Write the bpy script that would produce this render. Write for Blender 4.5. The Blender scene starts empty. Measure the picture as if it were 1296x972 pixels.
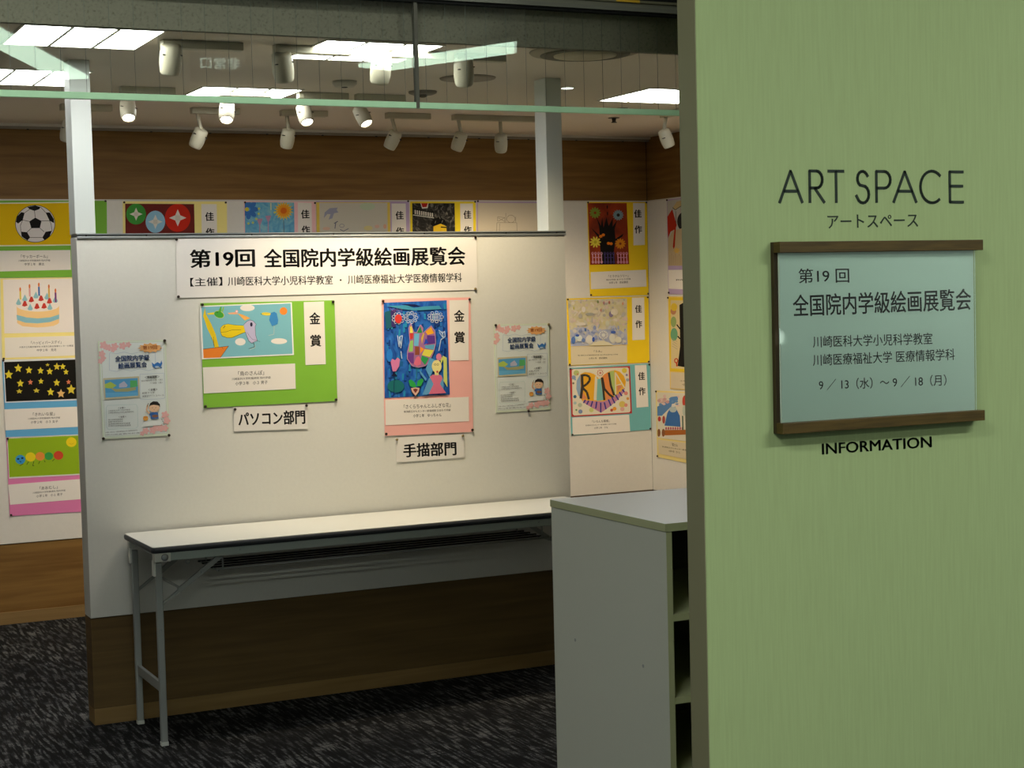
import bpy, bmesh, math, random
from mathutils import Vector, Matrix

random.seed(7)
COL = bpy.context.scene.collection
SC = bpy.context.scene

# ------------------------------------------------------------------ camera
H = 1.53                       # eye height (m)
FPX, YAW, PITCH, ROLL = 2127.56, 0.452816, 0.051856, 0.025148
cy_, sy_, cp_, sp_ = math.cos(YAW), math.sin(YAW), math.cos(PITCH), math.sin(PITCH)
FWD = Vector((sy_ * cp_, cy_ * cp_, -sp_))
R0 = Vector((cy_, -sy_, 0)); D0 = FWD.cross(R0)
RIGHT = R0 * math.cos(ROLL) + D0 * math.sin(ROLL)
DOWN = -R0 * math.sin(ROLL) + D0 * math.cos(ROLL)
cam_d = bpy.data.cameras.new('camera'); cam = bpy.data.objects.new('camera', cam_d); COL.objects.link(cam)
cam_d.sensor_width = 36; cam_d.lens = FPX / 1296 * 36; cam_d.clip_start = .02; cam_d.clip_end = 60
UP = -DOWN; BK = -FWD
cam.matrix_world = Matrix(((RIGHT.x, UP.x, BK.x, 0), (RIGHT.y, UP.y, BK.y, 0), (RIGHT.z, UP.z, BK.z, H), (0, 0, 0, 1)))
SC.camera = cam

# ------------------------------------------------------------------ world, exposure
w = bpy.data.worlds.new('world'); SC.world = w; w.use_nodes = True
w.node_tree.nodes['Background'].inputs[0].default_value = (.80, .88, .80, 1)
w.node_tree.nodes['Background'].inputs[1].default_value = .12
SC.view_settings.view_transform = 'Standard'; SC.view_settings.look = 'None'
SC.view_settings.gamma = 1; SC.view_settings.use_curve_mapping = False
SC.view_settings.exposure = 1.1
SC.cycles.max_bounces = 8; SC.cycles.transparent_max_bounces = 16
SC.cycles.use_denoising = True
SC.cycles.sample_clamp_indirect = 4
# light levels
E_TROFFER = 8.5      # recessed louvre panels in the room
P_NEAR = 7.6        # track spots aimed at the free-standing partition
P_BACK = 9.0         # track spots aimed at the back wall
P_LIT = 4.0          # track spots aimed at the rear of the partition
E_FILL = 28.0        # unseen fill strips added over the corridor
WARM = (1.0, .80, .50)

# ------------------------------------------------------------------ helpers
def ray(u, v):
    return FWD + RIGHT * ((u - 648) / FPX) + DOWN * ((v - 486) / FPX)
def onY(u, v, Y):
    a = ray(u, v); p = a * (Y / a.y); p.z += H; return p
def onX(u, v, X):
    a = ray(u, v); p = a * (X / a.x); p.z += H; return p
def onZ(u, v, Z):
    a = ray(u, v); p = a * ((Z - H) / a.z); p.z += H; return p

def srgb(h):
    if isinstance(h, str):
        h = h.lstrip('#'); c = [int(h[i:i + 2], 16) / 255 for i in (0, 2, 4)]
    else: c = h
    return tuple(x / 12.92 if x <= .04045 else ((x + .055) / 1.055) ** 2.4 for x in c) + (1,)

MC = {}
def nodes(name):
    m = bpy.data.materials.new(name); m.use_nodes = True
    nt = m.node_tree; return m, nt, nt.nodes['Principled BSDF']
def mat(col, rough=.7, metal=0, noise=0, scale=30, spec=.3, name=None, bump=0):
    k = (col, rough, metal, noise, scale, spec, bump)
    if k in MC: return MC[k]
    m, nt, b = nodes(name or 'paint_' + str(col).lstrip('#'))
    b.inputs['Roughness'].default_value = rough; b.inputs['Metallic'].default_value = metal
    b.inputs['Specular IOR Level'].default_value = spec
    c = srgb(col)
    b.inputs['Base Color'].default_value = c
    if noise or bump:
        tc = nt.nodes.new('ShaderNodeTexCoord'); n = nt.nodes.new('ShaderNodeTexNoise')
        n.inputs['Scale'].default_value = scale; n.inputs['Detail'].default_value = 4
        nt.links.new(tc.outputs['Object'], n.inputs['Vector'])
        if noise:
            r = nt.nodes.new('ShaderNodeMapRange'); r.inputs[1].default_value = .25; r.inputs[2].default_value = .75
            r.inputs[3].default_value = 1 - noise; r.inputs[4].default_value = 1 + noise
            mx = nt.nodes.new('ShaderNodeVectorMath'); mx.operation = 'SCALE'; mx.inputs[0].default_value = c[:3]
            nt.links.new(n.outputs['Fac'], r.inputs[0]); nt.links.new(r.outputs[0], mx.inputs['Scale'])
            nt.links.new(mx.outputs[0], b.inputs['Base Color'])
        if bump:
            bp = nt.nodes.new('ShaderNodeBump'); bp.inputs['Strength'].default_value = bump; bp.inputs['Distance'].default_value = .001
            nt.links.new(n.outputs['Fac'], bp.inputs['Height']); nt.links.new(bp.outputs[0], b.inputs['Normal'])
    MC[k] = m; return m
def ink(c): return mat(c, .75, spec=.15)

def ramp(nt, stops):
    r = nt.nodes.new('ShaderNodeValToRGB'); e = r.color_ramp.elements
    while len(e) > 1: e.remove(e[-1])
    e[0].position = stops[0][0]; e[0].color = srgb(stops[0][1])
    for p, c in stops[1:]:
        x = e.new(p); x.color = srgb(c)
    return r
def stretched(name, vec, scale, stops, rough=.6, spec=.3, detail=6, dist=.4, bump=0):
    m, nt, b = nodes(name)
    tc = nt.nodes.new('ShaderNodeTexCoord'); mp = nt.nodes.new('ShaderNodeMapping'); mp.inputs['Scale'].default_value = vec
    n = nt.nodes.new('ShaderNodeTexNoise'); n.inputs['Scale'].default_value = scale; n.inputs['Detail'].default_value = detail
    n.inputs['Distortion'].default_value = dist
    r = ramp(nt, stops); L = nt.links.new
    L(tc.outputs['Object'], mp.inputs[0]); L(mp.outputs[0], n.inputs['Vector']); L(n.outputs['Fac'], r.inputs[0])
    L(r.outputs[0], b.inputs['Base Color'])
    b.inputs['Roughness'].default_value = rough; b.inputs['Specular IOR Level'].default_value = spec
    if bump:
        bp = nt.nodes.new('ShaderNodeBump'); bp.inputs['Strength'].default_value = bump; bp.inputs['Distance'].default_value = .001
        L(n.outputs['Fac'], bp.inputs['Height']); L(bp.outputs[0], b.inputs['Normal'])
    return m
def wood(name, a, b_, c):
    return stretched(name, (1, 1, 16), 2.2, [(.30, a), (.5, b_), (.70, c)], .55)
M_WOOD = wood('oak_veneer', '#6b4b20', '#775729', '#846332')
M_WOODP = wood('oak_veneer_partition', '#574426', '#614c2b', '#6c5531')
M_BASEW = wood('oak_skirting', '#7c6238', '#846940', '#8d7247')
M_SIGNW = stretched('walnut_bar', (2, 2, 30), 6, [(.3, '#3a2d10'), (.7, '#54411a')], .5)
M_DWOOD = stretched('dark_walnut_board', (30, 2, 2), 6, [(.3, '#2c2212'), (.7, '#3b2e1a')], .5)
def emit(name, col, s):
    m = bpy.data.materials.new(name); m.use_nodes = True; nt = m.node_tree; nt.nodes.clear()
    o = nt.nodes.new('ShaderNodeOutputMaterial'); e = nt.nodes.new('ShaderNodeEmission')
    e.inputs[0].default_value = col if len(col) == 4 else tuple(col) + (1,); e.inputs[1].default_value = s
    nt.links.new(e.outputs[0], o.inputs[0]); return m
def clear(name, tint, ior=1.45, rough=.0, boost=1.0):
    m = bpy.data.materials.new(name); m.use_nodes = True; nt = m.node_tree; nt.nodes.clear(); L = nt.links.new
    o = nt.nodes.new('ShaderNodeOutputMaterial'); t = nt.nodes.new('ShaderNodeBsdfTransparent'); g = nt.nodes.new('ShaderNodeBsdfGlossy')
    t.inputs[0].default_value = tint + (1,); g.inputs['Roughness'].default_value = rough; g.inputs[0].default_value = (1, 1, 1, 1)
    f = nt.nodes.new('ShaderNodeFresnel'); f.inputs[0].default_value = ior
    x = nt.nodes.new('ShaderNodeMixShader'); k = nt.nodes.new('ShaderNodeMath'); k.operation = 'MULTIPLY'; k.inputs[1].default_value = boost
    L(f.outputs[0], k.inputs[0]); L(k.outputs[0], x.inputs[0]); L(t.outputs[0], x.inputs[1]); L(g.outputs[0], x.inputs[2]); L(x.outputs[0], o.inputs[0])
    return m
M_GLASS = clear('wired_smoke_glass', (.955, .98, .955))
M_ACRYL = clear('clear_acrylic', (.97, .99, .98))

def carpet():
    m, nt, b = nodes('charcoal_carpet'); L = nt.links.new; N = nt.nodes.new
    tc = N('ShaderNodeTexCoord')
    def noise(vec, sc, det=2):
        mp = N('ShaderNodeMapping'); mp.inputs['Scale'].default_value = vec
        n = N('ShaderNodeTexNoise'); n.inputs['Scale'].default_value = sc; n.inputs['Detail'].default_value = det
        L(tc.outputs['Object'], mp.inputs[0]); L(mp.outputs[0], n.inputs['Vector']); return n.outputs['Fac']
    def rng(src, a, b2, c, d):
        r = N('ShaderNodeMapRange'); L(src, r.inputs[0])
        for i, v in zip((1, 2, 3, 4), (a, b2, c, d)): r.inputs[i].default_value = v
        return r.outputs[0]
    def mul(a, c):
        k = N('ShaderNodeMath'); k.operation = 'MULTIPLY'; L(a, k.inputs[0]); L(c, k.inputs[1]); return k.outputs[0]
    streak = rng(noise((46, 5.0, 1), 1.6, 2), .46, .60, 0, 1)
    cross = rng(noise((7, 46, 1), 1.5, 1), .38, .56, .45, 1)
    speck = rng(noise((1, 1, 1), 420, 1), .40, .68, .35, 1.5)
    patch = rng(noise((1, 1, 1), 3.5, 1), .3, .7, .55, 1.2)
    v = mul(mul(streak, cross), mul(speck, patch))
    r = ramp(nt, [(0, '#141415'), (.35, '#2d2e2f'), (.8, '#595a5b'), (1, '#787876')]); L(v, r.inputs[0]); L(r.outputs[0], b.inputs['Base Color'])
    b.inputs['Roughness'].default_value = .95; b.inputs['Specular IOR Level'].default_value = .1
    bp = N('ShaderNodeBump'); bp.inputs['Strength'].default_value = .5; bp.inputs['Distance'].default_value = .003
    L(speck, bp.inputs['Height']); L(bp.outputs[0], b.inputs['Normal'])
    return m
M_CARPET = carpet()
def green_wall():
    m, nt, b = nodes('green_wallcovering'); L = nt.links.new; N = nt.nodes.new
    tc = N('ShaderNodeTexCoord'); mp = N('ShaderNodeMapping'); mp.inputs['Scale'].default_value = (60, 60, 3)
    n = N('ShaderNodeTexNoise'); n.inputs['Scale'].default_value = 3; n.inputs['Detail'].default_value = 5
    r = ramp(nt, [(.3, '#92a171'), (.7, '#98a877')])
    L(tc.outputs['Object'], mp.inputs[0]); L(mp.outputs[0], n.inputs['Vector']); L(n.outputs['Fac'], r.inputs[0]); L(r.outputs[0], b.inputs['Base Color'])
    b.inputs['Roughness'].default_value = .8; b.inputs['Specular IOR Level'].default_value = .2
    bp = N('ShaderNodeBump'); bp.inputs['Strength'].default_value = .3; bp.inputs['Distance'].default_value = .0006
    L(n.outputs['Fac'], bp.inputs['Height']); L(bp.outputs[0], b.inputs['Normal']); return m
M_GREEN = green_wall()
def speckle_board():
    m, nt, b = nodes('speckled_board'); L = nt.links.new; N = nt.nodes.new
    tc = N('ShaderNodeTexCoord'); n = N('ShaderNodeTexNoise'); n.inputs['Scale'].default_value = 190; n.inputs['Detail'].default_value = 3
    r = ramp(nt, [(.28, '#6a6256'), (.42, '#857c6f'), (.75, '#8d8477')])
    L(tc.outputs['Object'], n.inputs['Vector']); L(n.outputs['Fac'], r.inputs[0]); L(r.outputs[0], b.inputs['Base Color'])
    b.inputs['Roughness'].default_value = .95; return m
M_SPECK = speckle_board()
M_WHITE = mat('#d8d4cc', .6, noise=.02, scale=60, bump=.1)      # papered wall panels
M_PART = mat('#d9d8d0', .65, noise=.02, scale=80, bump=.15)
M_POST = mat('#d0d6d1', .5)
M_CEIL = mat('#d6ccbf', .95, noise=.05, scale=200)
M_ALU = mat('#a8aeb0', .4, .6)
M_STEEL = mat('#a0a3a0', .45, .3)
M_DARK = mat('#1c1c1e', .5)
M_TRIMW = mat('#c9c5bc', .5)
M_TOP = mat('#cdcdc6', .35)
M_LAM = mat('#b9baad', .5, noise=.02, scale=300)
M_LAMT = mat('#e2e6e4', .3)
M_PIN = mat('#3a302a', .35, .4)
M_PING = mat('#8a7a52', .35, .5)
M_SPOTB = mat('#aca792', .45)
M_BLK = ink('#161616')
M_PAPER = mat('#e3dfd9', .7)
M_BRONZE = mat('#7b796c', .45, .5)
M_VOID = mat('#0c0b09', .8)

class MB:
    def __init__(s): s.v = []; s.f = []; s.mi = []; s.mats = []; s.sm = []
    def m(s, mt):
        if mt not in s.mats: s.mats.append(mt)
        return s.mats.index(mt)
    def face(s, pts, mt):
        i = len(s.v); s.v += [Vector(p) for p in pts]; s.f.append(tuple(range(i, i + len(pts)))); s.mi.append(s.m(mt)); s.sm.append(False)
    def box(s, a, b, mt, bev=0):
        x0, y0, z0 = a; x1, y1, z1 = b
        if bev:
            bm = bmesh.new(); bmesh.ops.create_cube(bm, size=1)
            for v in bm.verts: v.co = Vector(((x0 + x1) / 2 + v.co.x * (x1 - x0), (y0 + y1) / 2 + v.co.y * (y1 - y0), (z0 + z1) / 2 + v.co.z * (z1 - z0)))
            bmesh.ops.bevel(bm, geom=bm.edges[:] + bm.verts[:], offset=bev, segments=2, affect='EDGES', profile=.5)
            s.frombm(bm, mt); return s
        c = [(x, y, z) for x in (x0, x1) for y in (y0, y1) for z in (z0, z1)]
        i = len(s.v); s.v += [Vector(p) for p in c]
        for q in ((0, 1, 3, 2), (4, 6, 7, 5), (0, 4, 5, 1), (2, 3, 7, 6), (0, 2, 6, 4), (1, 5, 7, 3)):
            s.f.append(tuple(i + k for k in q)); s.mi.append(s.m(mt)); s.sm.append(False)
        return s
    def frombm(s, bm, mt, smooth=False):
        i = len(s.v); bm.verts.ensure_lookup_table(); s.v += [v.co.copy() for v in bm.verts]
        for f in bm.faces: s.f.append(tuple(i + v.index for v in f.verts)); s.mi.append(s.m(mt)); s.sm.append(smooth)
        bm.free()
    def prism(s, quad, nrm, t, mt):     # flat outline pushed back along -nrm by t
        n = Vector(nrm); k = len(quad); i = len(s.v)
        s.v += [Vector(p) for p in quad] + [Vector(p) - n * t for p in quad]; mi = s.m(mt)
        s.f.append(tuple(range(i, i + k))); s.f.append(tuple(reversed(range(i + k, i + 2 * k))))
        for a in range(k): b = (a + 1) % k; s.f.append((i + b, i + a, i + k + a, i + k + b))
        s.mi += [mi] * (k + 2); s.sm += [False] * (k + 2)
    def lathe(s, prof, o, d, mt, seg=24, smooth=True, caps=True):
        d = Vector(d).normalized(); a = d.orthogonal().normalized(); b = d.cross(a); o = Vector(o); i = len(s.v); mi = s.m(mt)
        for r, h in prof:
            for k in range(seg):
                t = 2 * math.pi * k / seg; s.v.append(o + d * h + (a * math.cos(t) + b * math.sin(t)) * r)
        for j in range(len(prof) - 1):
            for k in range(seg):
                q = (k + 1) % seg; s.f.append((i + j * seg + k, i + j * seg + q, i + (j + 1) * seg + q, i + (j + 1) * seg + k)); s.mi.append(mi); s.sm.append(smooth)
        if caps:
            s.f.append(tuple(i + k for k in reversed(range(seg)))); s.mi.append(mi); s.sm.append(False)
            j = (len(prof) - 1) * seg; s.f.append(tuple(i + j + k for k in range(seg))); s.mi.append(mi); s.sm.append(False)
        return s
    def rod(s, a, b, r, mt, seg=12):
        a = Vector(a); b = Vector(b); return s.lathe([(r, 0), (r, (b - a).length)], a, b - a, mt, seg)
    def bar(s, a, b, wv, hv, mt):       # box swept from a to b; wv, hv half-extent vectors
        a = Vector(a); b = Vector(b); wv = Vector(wv); hv = Vector(hv); i = len(s.v); mi = s.m(mt)
        for p in (a, b):
            for sx, sy in ((-1, -1), (1, -1), (1, 1), (-1, 1)): s.v.append(p + wv * sx + hv * sy)
        for q in ((3, 2, 1, 0), (4, 5, 6, 7), (0, 1, 5, 4), (1, 2, 6, 5), (2, 3, 7, 6), (3, 0, 4, 7)):
            s.f.append(tuple(i + k for k in q)); s.mi.append(mi); s.sm.append(False)
        return s
    def build(s, name, parent=None, **kw):
        o0 = Vector(parent.location) if parent and parent.get('_w') is None else Vector((0, 0, 0))
        p = parent
        base = Vector((0, 0, 0)); q = parent
        while q is not None: base += Vector(q.location); q = q.parent
        own = Vector((0, 0, 0))
        me = bpy.data.meshes.new(name)
        if parent is None and s.v and kw.get('kind') != 'structure':
            xs = [v.x for v in s.v]; ys = [v.y for v in s.v]; zs = [v.z for v in s.v]
            own = Vector(((min(xs) + max(xs)) / 2, (min(ys) + max(ys)) / 2, min(zs)))
        me.from_pydata([tuple(v - base - own) for v in s.v], [], s.f)
        for mt in s.mats: me.materials.append(mt)
        me.polygons.foreach_set('material_index', s.mi); me.polygons.foreach_set('use_smooth', s.sm); me.update()
        o = bpy.data.objects.new(name, me); COL.objects.link(o); o.location = own
        if parent: o.parent = parent
        for k, v in kw.items(): o[k] = v
        return o

def thing(name, label, cat, loc, group=None):
    o = bpy.data.objects.new(name, None); COL.objects.link(o); o.location = loc; o.empty_display_size = .05
    o['label'] = label; o['category'] = cat
    if group: o['group'] = group
    return o

# lettering -----------------------------------------------------------
TC = {}
def glyphs(s, bold=0, spacing=1.0):
    bold = max(bold, 0); k = (s, bold, spacing)
    if k not in TC:
        c = bpy.data.curves.new('lettering', 'FONT'); c.body = s; c.resolution_u = 3; c.space_character = spacing
        o = bpy.data.objects.new('lettering', c); me = bpy.data.meshes.new_from_object(o)
        vs = [(v.co.x, v.co.y) for v in me.vertices]; fs = [tuple(p.vertices) for p in me.polygons]
        bpy.data.objects.remove(o); bpy.data.curves.remove(c); bpy.data.meshes.remove(me)
        if bold:            # heavier weight: the outline repeated around a small diamond
            n0 = len(vs); v0, f0 = list(vs), list(fs)
            for q, (dx, dy) in enumerate(((bold, 0), (-bold, 0), (0, bold * .6), (0, -bold * .6))):
                vs += [(x + dx, y + dy) for x, y in v0]; fs += [tuple(i + n0 * (q + 1) for i in f) for f in f0]
        xs = [v[0] for v in vs]; ys = [v[1] for v in vs]
        TC[k] = (vs, fs, min(xs), max(xs), min(ys), max(ys))
    return TC[k]

class Frame:
    """crop coordinates -> a real wall plane"""
    def __init__(s, axis, val, x0=0, y0=0, sc=1.0):
        s.axis, s.val, s.x0, s.y0, s.sc = axis, val, x0, y0, sc
        s.n = Vector((0, -1, 0)) if axis == 'Y' else Vector((-1, 0, 0)); s.tilt = .028
    def p(s, x, y, off=0):
        u = s.x0 + x / s.sc; v = s.y0 + y / s.sc
        q = (onY(u, v, s.val) if s.axis == 'Y' else onX(u, v, s.val)); return q + s.n * off
    def at(s, x0, y0, sc): return Frame(s.axis, s.val, x0, y0, sc)
class AffFrame:
    def __init__(s, src, dst, n):
        (ax, ay), (bx, by), (cx, cy) = src; s.o = dst[0]; s.n = n; s.tilt = .05
        det = (bx - ax) * (cy - ay) - (cx - ax) * (by - ay); s.c = (ax, ay, bx - ax, by - ay, cx - ax, cy - ay, det); s.U = dst[1] - dst[0]; s.V = dst[2] - dst[0]
    def p(s, x, y, off=0):
        ax, ay, ux, uy, vx, vy, det = s.c; x -= ax; y -= ay
        a = (x * vy - vx * y) / det; b = (ux * y - x * uy) / det
        return s.o + s.U * a + s.V * b + s.n * off

def clip_poly(pts, rect):
    for k in range(4):
        (ax, ay), (bx, by) = rect[k], rect[(k + 1) % 4]; out = []
        ins = lambda p: (bx - ax) * (p[1] - ay) - (by - ay) * (p[0] - ax) >= 0
        for i_, p in enumerate(pts):
            q = pts[i_ - 1]; ip, iq = ins(p), ins(q)
            if ip != iq:
                dp = (bx - ax) * (p[1] - ay) - (by - ay) * (p[0] - ax); dq = (bx - ax) * (q[1] - ay) - (by - ay) * (q[0] - ax); t = dq / (dq - dp)
                out.append((q[0] + (p[0] - q[0]) * t, q[1] + (p[1] - q[1]) * t))
            if ip: out.append(p)
        pts = out
        if len(pts) < 3: return []
    return pts
class Art:
    """flat print: layered outlines on one sheet"""
    def __init__(s, fr, off): s.fr = fr; s.off = off; s.mb = MB(); s.k = 0; s.clip = None
    def lay(s): s.k += 1; return s.off + s.k * .00002
    def poly(s, pts, c):
        if s.clip: pts = clip_poly(pts, s.clip)
        if len(pts) < 3: return
        o = s.lay(); s.mb.face([s.fr.p(x, y, o) for x, y in pts], ink(c) if isinstance(c, str) else c)
    def ell(s, cx, cy, rx, ry, c, n=24, rot=0):
        cr, sr = math.cos(rot), math.sin(rot)
        s.poly([(cx + rx * math.cos(t) * cr - ry * math.sin(t) * sr, cy + rx * math.cos(t) * sr + ry * math.sin(t) * cr) for t in [2 * math.pi * k / n for k in range(n)]], c)
    def line(s, pts, wd, c):
        o = s.lay()
        for (x0, y0), (x1, y1) in zip(pts, pts[1:]):
            L = math.hypot(x1 - x0, y1 - y0) or 1; nx, ny = -(y1 - y0) / L * wd / 2, (x1 - x0) / L * wd / 2
            q = [(x0 + nx, y0 + ny), (x1 + nx, y1 + ny), (x1 - nx, y1 - ny), (x0 - nx, y0 - ny)]
            if s.clip: q = clip_poly(q, s.clip)
            if len(q) > 2: s.mb.face([s.fr.p(x, y, o) for x, y in q], ink(c))
    def ring(s, cx, cy, rx, ry, wd, c, n=20):
        s.line([(cx + rx * math.cos(2 * math.pi * k / n), cy + ry * math.sin(2 * math.pi * k / n)) for k in range(n + 1)], wd, c)
    def star(s, cx, cy, r, c, n=5, inner=.45, rot=-math.pi / 2, ry=None):
        ry = ry or r
        s.poly([(cx + (r if k % 2 == 0 else r * inner) * math.cos(rot + math.pi * k / n), cy + (ry if k % 2 == 0 else ry * inner) * math.sin(rot + math.pi * k / n)) for k in range(2 * n)], c)
    def petals(s, cx, cy, r, n, w_, c, r0=0.25):
        for k in range(n):
            t = 2 * math.pi * k / n; s.ell(cx + r * (r0 + 1) / 2 * math.cos(t), cy + r * (r0 + 1) / 2 * math.sin(t), r * (1 - r0) / 2, w_, c, 10, t)
    def text(s, t, xl, yl, xr, yr, h, c, bold=0, sp=1.0):
        vs, fs, a, b, d, e = glyphs(t, bold, sp); o = s.lay(); i = len(s.mb.v); mi = s.mb.m(ink(c)); tl = s.fr.tilt
        for x, y in vs:
            u = (x - a) / (b - a); v = (y - d) / (e - d) - .5      # v up
            s.mb.v.append(s.fr.p(xl + (xr - xl) * u - v * h * tl, yl + (yr - yl) * u - v * h, o))
        for f in fs: s.mb.f.append(tuple(i + k for k in f)); s.mb.mi.append(mi); s.mb.sm.append(False)
def sheet(fr, corners, off, t, mt, name, parent, **kw):
    mb = MB(); mb.prism([fr.p(x, y, off) for x, y in corners], fr.n, t, mt); return mb.build(name, parent, **kw)
def pin(fr, x, y, parent, off=.004, m=None):
    mb = MB(); o = fr.p(x, y, off - .002); mb.lathe([(.0028, 0), (.0052, .003), (.0052, .007), (.003, .0085)], o, fr.n, m or M_PIN, 12); return mb.build('pin', parent)

# ------------------------------------------------------------------ dimensions
YP, TP = 6.153, .101; XP0, XP1 = 1.261, 3.252; ZP = 1.782; ZPW = .396
YB = 8.376; XR = 4.967; CEIL = 2.42; XL = -1.2; YG = 2.645; XG = 1.68; TG = .0606
ZBT = 2.058; ZBW = .393; YGL = 3.014

# ------------------------------------------------------------------ setting
b = MB().box((XL, -7, -.05), (6.2, 8.5, 0), M_CARPET); b.build('floor', kind='structure')
b = MB().box((XL, YGL + .049, CEIL), (5.1, 8.5, CEIL + .05), M_CEIL); b.build('ceiling', kind='structure')
b = MB().box((XL, -7, 3.12), (6.2, YGL + .04, 3.18), mat('#b0aea4', .9)); b.build('trim_5', kind='structure')   # corridor soffit
# back wall: wood above, papered board in the middle, wood below
wb = MB().box((XL, YB + .02, 0), (5.1, YB + .12, 2.6), M_DARK).build('wall_back', kind='structure')
MB().box((XL, YB + .002, ZBT + .003), (XR, YB + .02, CEIL), M_WOOD).build('wood_panel', wb)
MB().box((XL, YB + .004, .0594), (XR, YB + .02, ZBW - .004), M_WOOD).build('wood_panel', wb)
xs = [XL, .35, 2.17, 3.99, XR]
for x0, x1 in zip(xs, xs[1:]): MB().box((x0 + .0006, YB, ZBW), (x1 - .0006, YB + .02, ZBT - .004), M_WHITE, .0008).build('display_board', wb)
MB().box((XL, YB - .004, ZBT - .004), (XR, YB + .02, ZBT + .003), M_TRIMW).build('trim_1', kind='structure')
MB().box((XL, YB - .003, 0), (XR, YB + .02, .0594), M_BASEW, .001).build('baseboard_back', kind='structure')
# right wall
wr = MB().box((XR + .02, 2.705, 0), (XR + .12, YB + .12, 2.6), M_DARK).build('wall_right', kind='structure')
MB().box((XR + .002, 2.72, ZBT + .003), (XR + .02, YB, CEIL), M_WOOD).build('wood_panel', wr)
MB().box((XR + .004, 2.72, .0594), (XR + .02, YB, ZBW - .004), M_WOOD).build('wood_panel', wr)
ys = [2.72, 4.7, 6.55, YB]
for y0, y1 in zip(ys, ys[1:]): MB().box((XR, y0 + .0006, ZBW), (XR + .02, y1 - .0006, ZBT - .004), M_WHITE, .0008).build('display_board', wr)
MB().box((XR - .004, 2.72, ZBT - .004), (XR + .02, YB, ZBT + .003), M_TRIMW).build('trim_2', kind='structure')
MB().box((XR - .003, 2.72, 0), (XR + .02, YB, .0594), M_BASEW, .001).build('baseboard_right', kind='structure')
MB().box((XL - .1, 3.4, 0), (XL, YB + .12, 2.6), M_WHITE).build('wall_left', kind='structure')
# green corridor wall
MB().box((XG, YG, 0), (6.2, YG + TG, 3.12), M_GREEN, .0015).build('wall_front', kind='structure')
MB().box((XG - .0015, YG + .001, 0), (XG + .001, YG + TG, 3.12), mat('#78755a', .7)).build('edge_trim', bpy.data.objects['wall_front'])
# bulkhead behind the smoke glass
MB().box((XL, YGL + .032, 2.031), (XR, YGL + .048, 2.62), M_SPECK).build('trim_3', kind='structure')
# picture rail in the corner of ceiling and back wall
tr = MB(); tr.box((XL, YB - .055, CEIL - .012), (XR, YB, CEIL), M_TRIMW); tr.box((XL, YB - .04, CEIL - .024), (XR, YB - .018, CEIL - .012), mat('#8b857b', .5))
t4 = tr.build('trim_4', kind='structure')
for k in range(14):
    x = .9 + k * .3; MB().lathe([(.006, 0), (.006, .004)], (x, YB - .029, CEIL - .024), (0, 0, -1), M_DARK, 10).build('screw', t4)

# ------------------------------------------------------------------ hanging smoke glass
g = thing('smoke_barrier_glass', 'hanging green-tinted wired glass screen across the top of the opening', 'glass screen', (2.0, YGL, 1.900))
ZG0, ZG1 = 1.8985, 2.102
zb = lambda x: ZG0 + .002 * (x - .6)
xseam = onY(527, 70, YGL).x
for x0, x1 in ((XL, xseam - .002), (xseam + .002, XR)):
    MB().box((x0, YGL, ZG0 + .011), (x1, YGL + .0068, ZG1), M_GLASS).build('pane', g, label='green-tinted wired glass pane')
    e = MB().box((x0, YGL - .0012, ZG0 - .001), (x1, YGL + .008, ZG0 + .011), mat('#a9cfa8', .3, 0, .06, 30), .001)
    e.build('bottom_edge', g, label='pale green polished bottom edge')
wm = MB(); x = XL + .02
while x < XR:
    wm.box((x - .00026, YGL + .003, ZG0 + .011), (x + .00026, YGL + .0038, ZG1), mat('#6c716a', .4, .6)); x += .0435
wm.build('embedded_wires', g, kind='stuff', label='thin parallel wires inside the glass')
MB().box((xseam - .0035, YGL - .002, ZG0), (xseam + .0035, YGL + .009, ZG1), mat('#4a473c', .5)).build('seam_joint', g)
hr = MB()
hr.box((XL, YGL - .012, ZG1 + .004), (XR, YGL + .02, ZG1 + .012), mat('#6d6c62', .5, .3))
hr.box((XL, YGL - .006, ZG1 - .001), (XR, YGL + .014, ZG1 + .004), M_VOID)
hr.box((XL, YGL - .010, ZG1 + .012), (XR, YGL + .03, ZG1 + .021), M_BRONZE)
hr.box((XL, YGL - .014, ZG1 + .021), (XR, YGL + .03, ZG1 + .026), mat('#7d7862', .4, .5))
hr.build('head_rail', g)
MB().box((XL, YGL + .0, ZG1 + .026), (XR, YGL + .028, ZG1 + .10), M_VOID).build('shadow_gap', g)
MB().box((XL, YGL - .004, ZG1 + .10), (6.2, YGL + .028, 3.12), mat('#b9b5a6', .8)).build('trim_6', kind='structure')
st = MB(); p0 = onY(782, 4, YGL - .02).x; st.box((p0, YGL - .0148, ZG1 + .0212), (p0 + .055, YGL - .0138, ZG1 + .0262), mat('#b8902a', .5)); st.build('yellow_tape', g)

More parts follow.
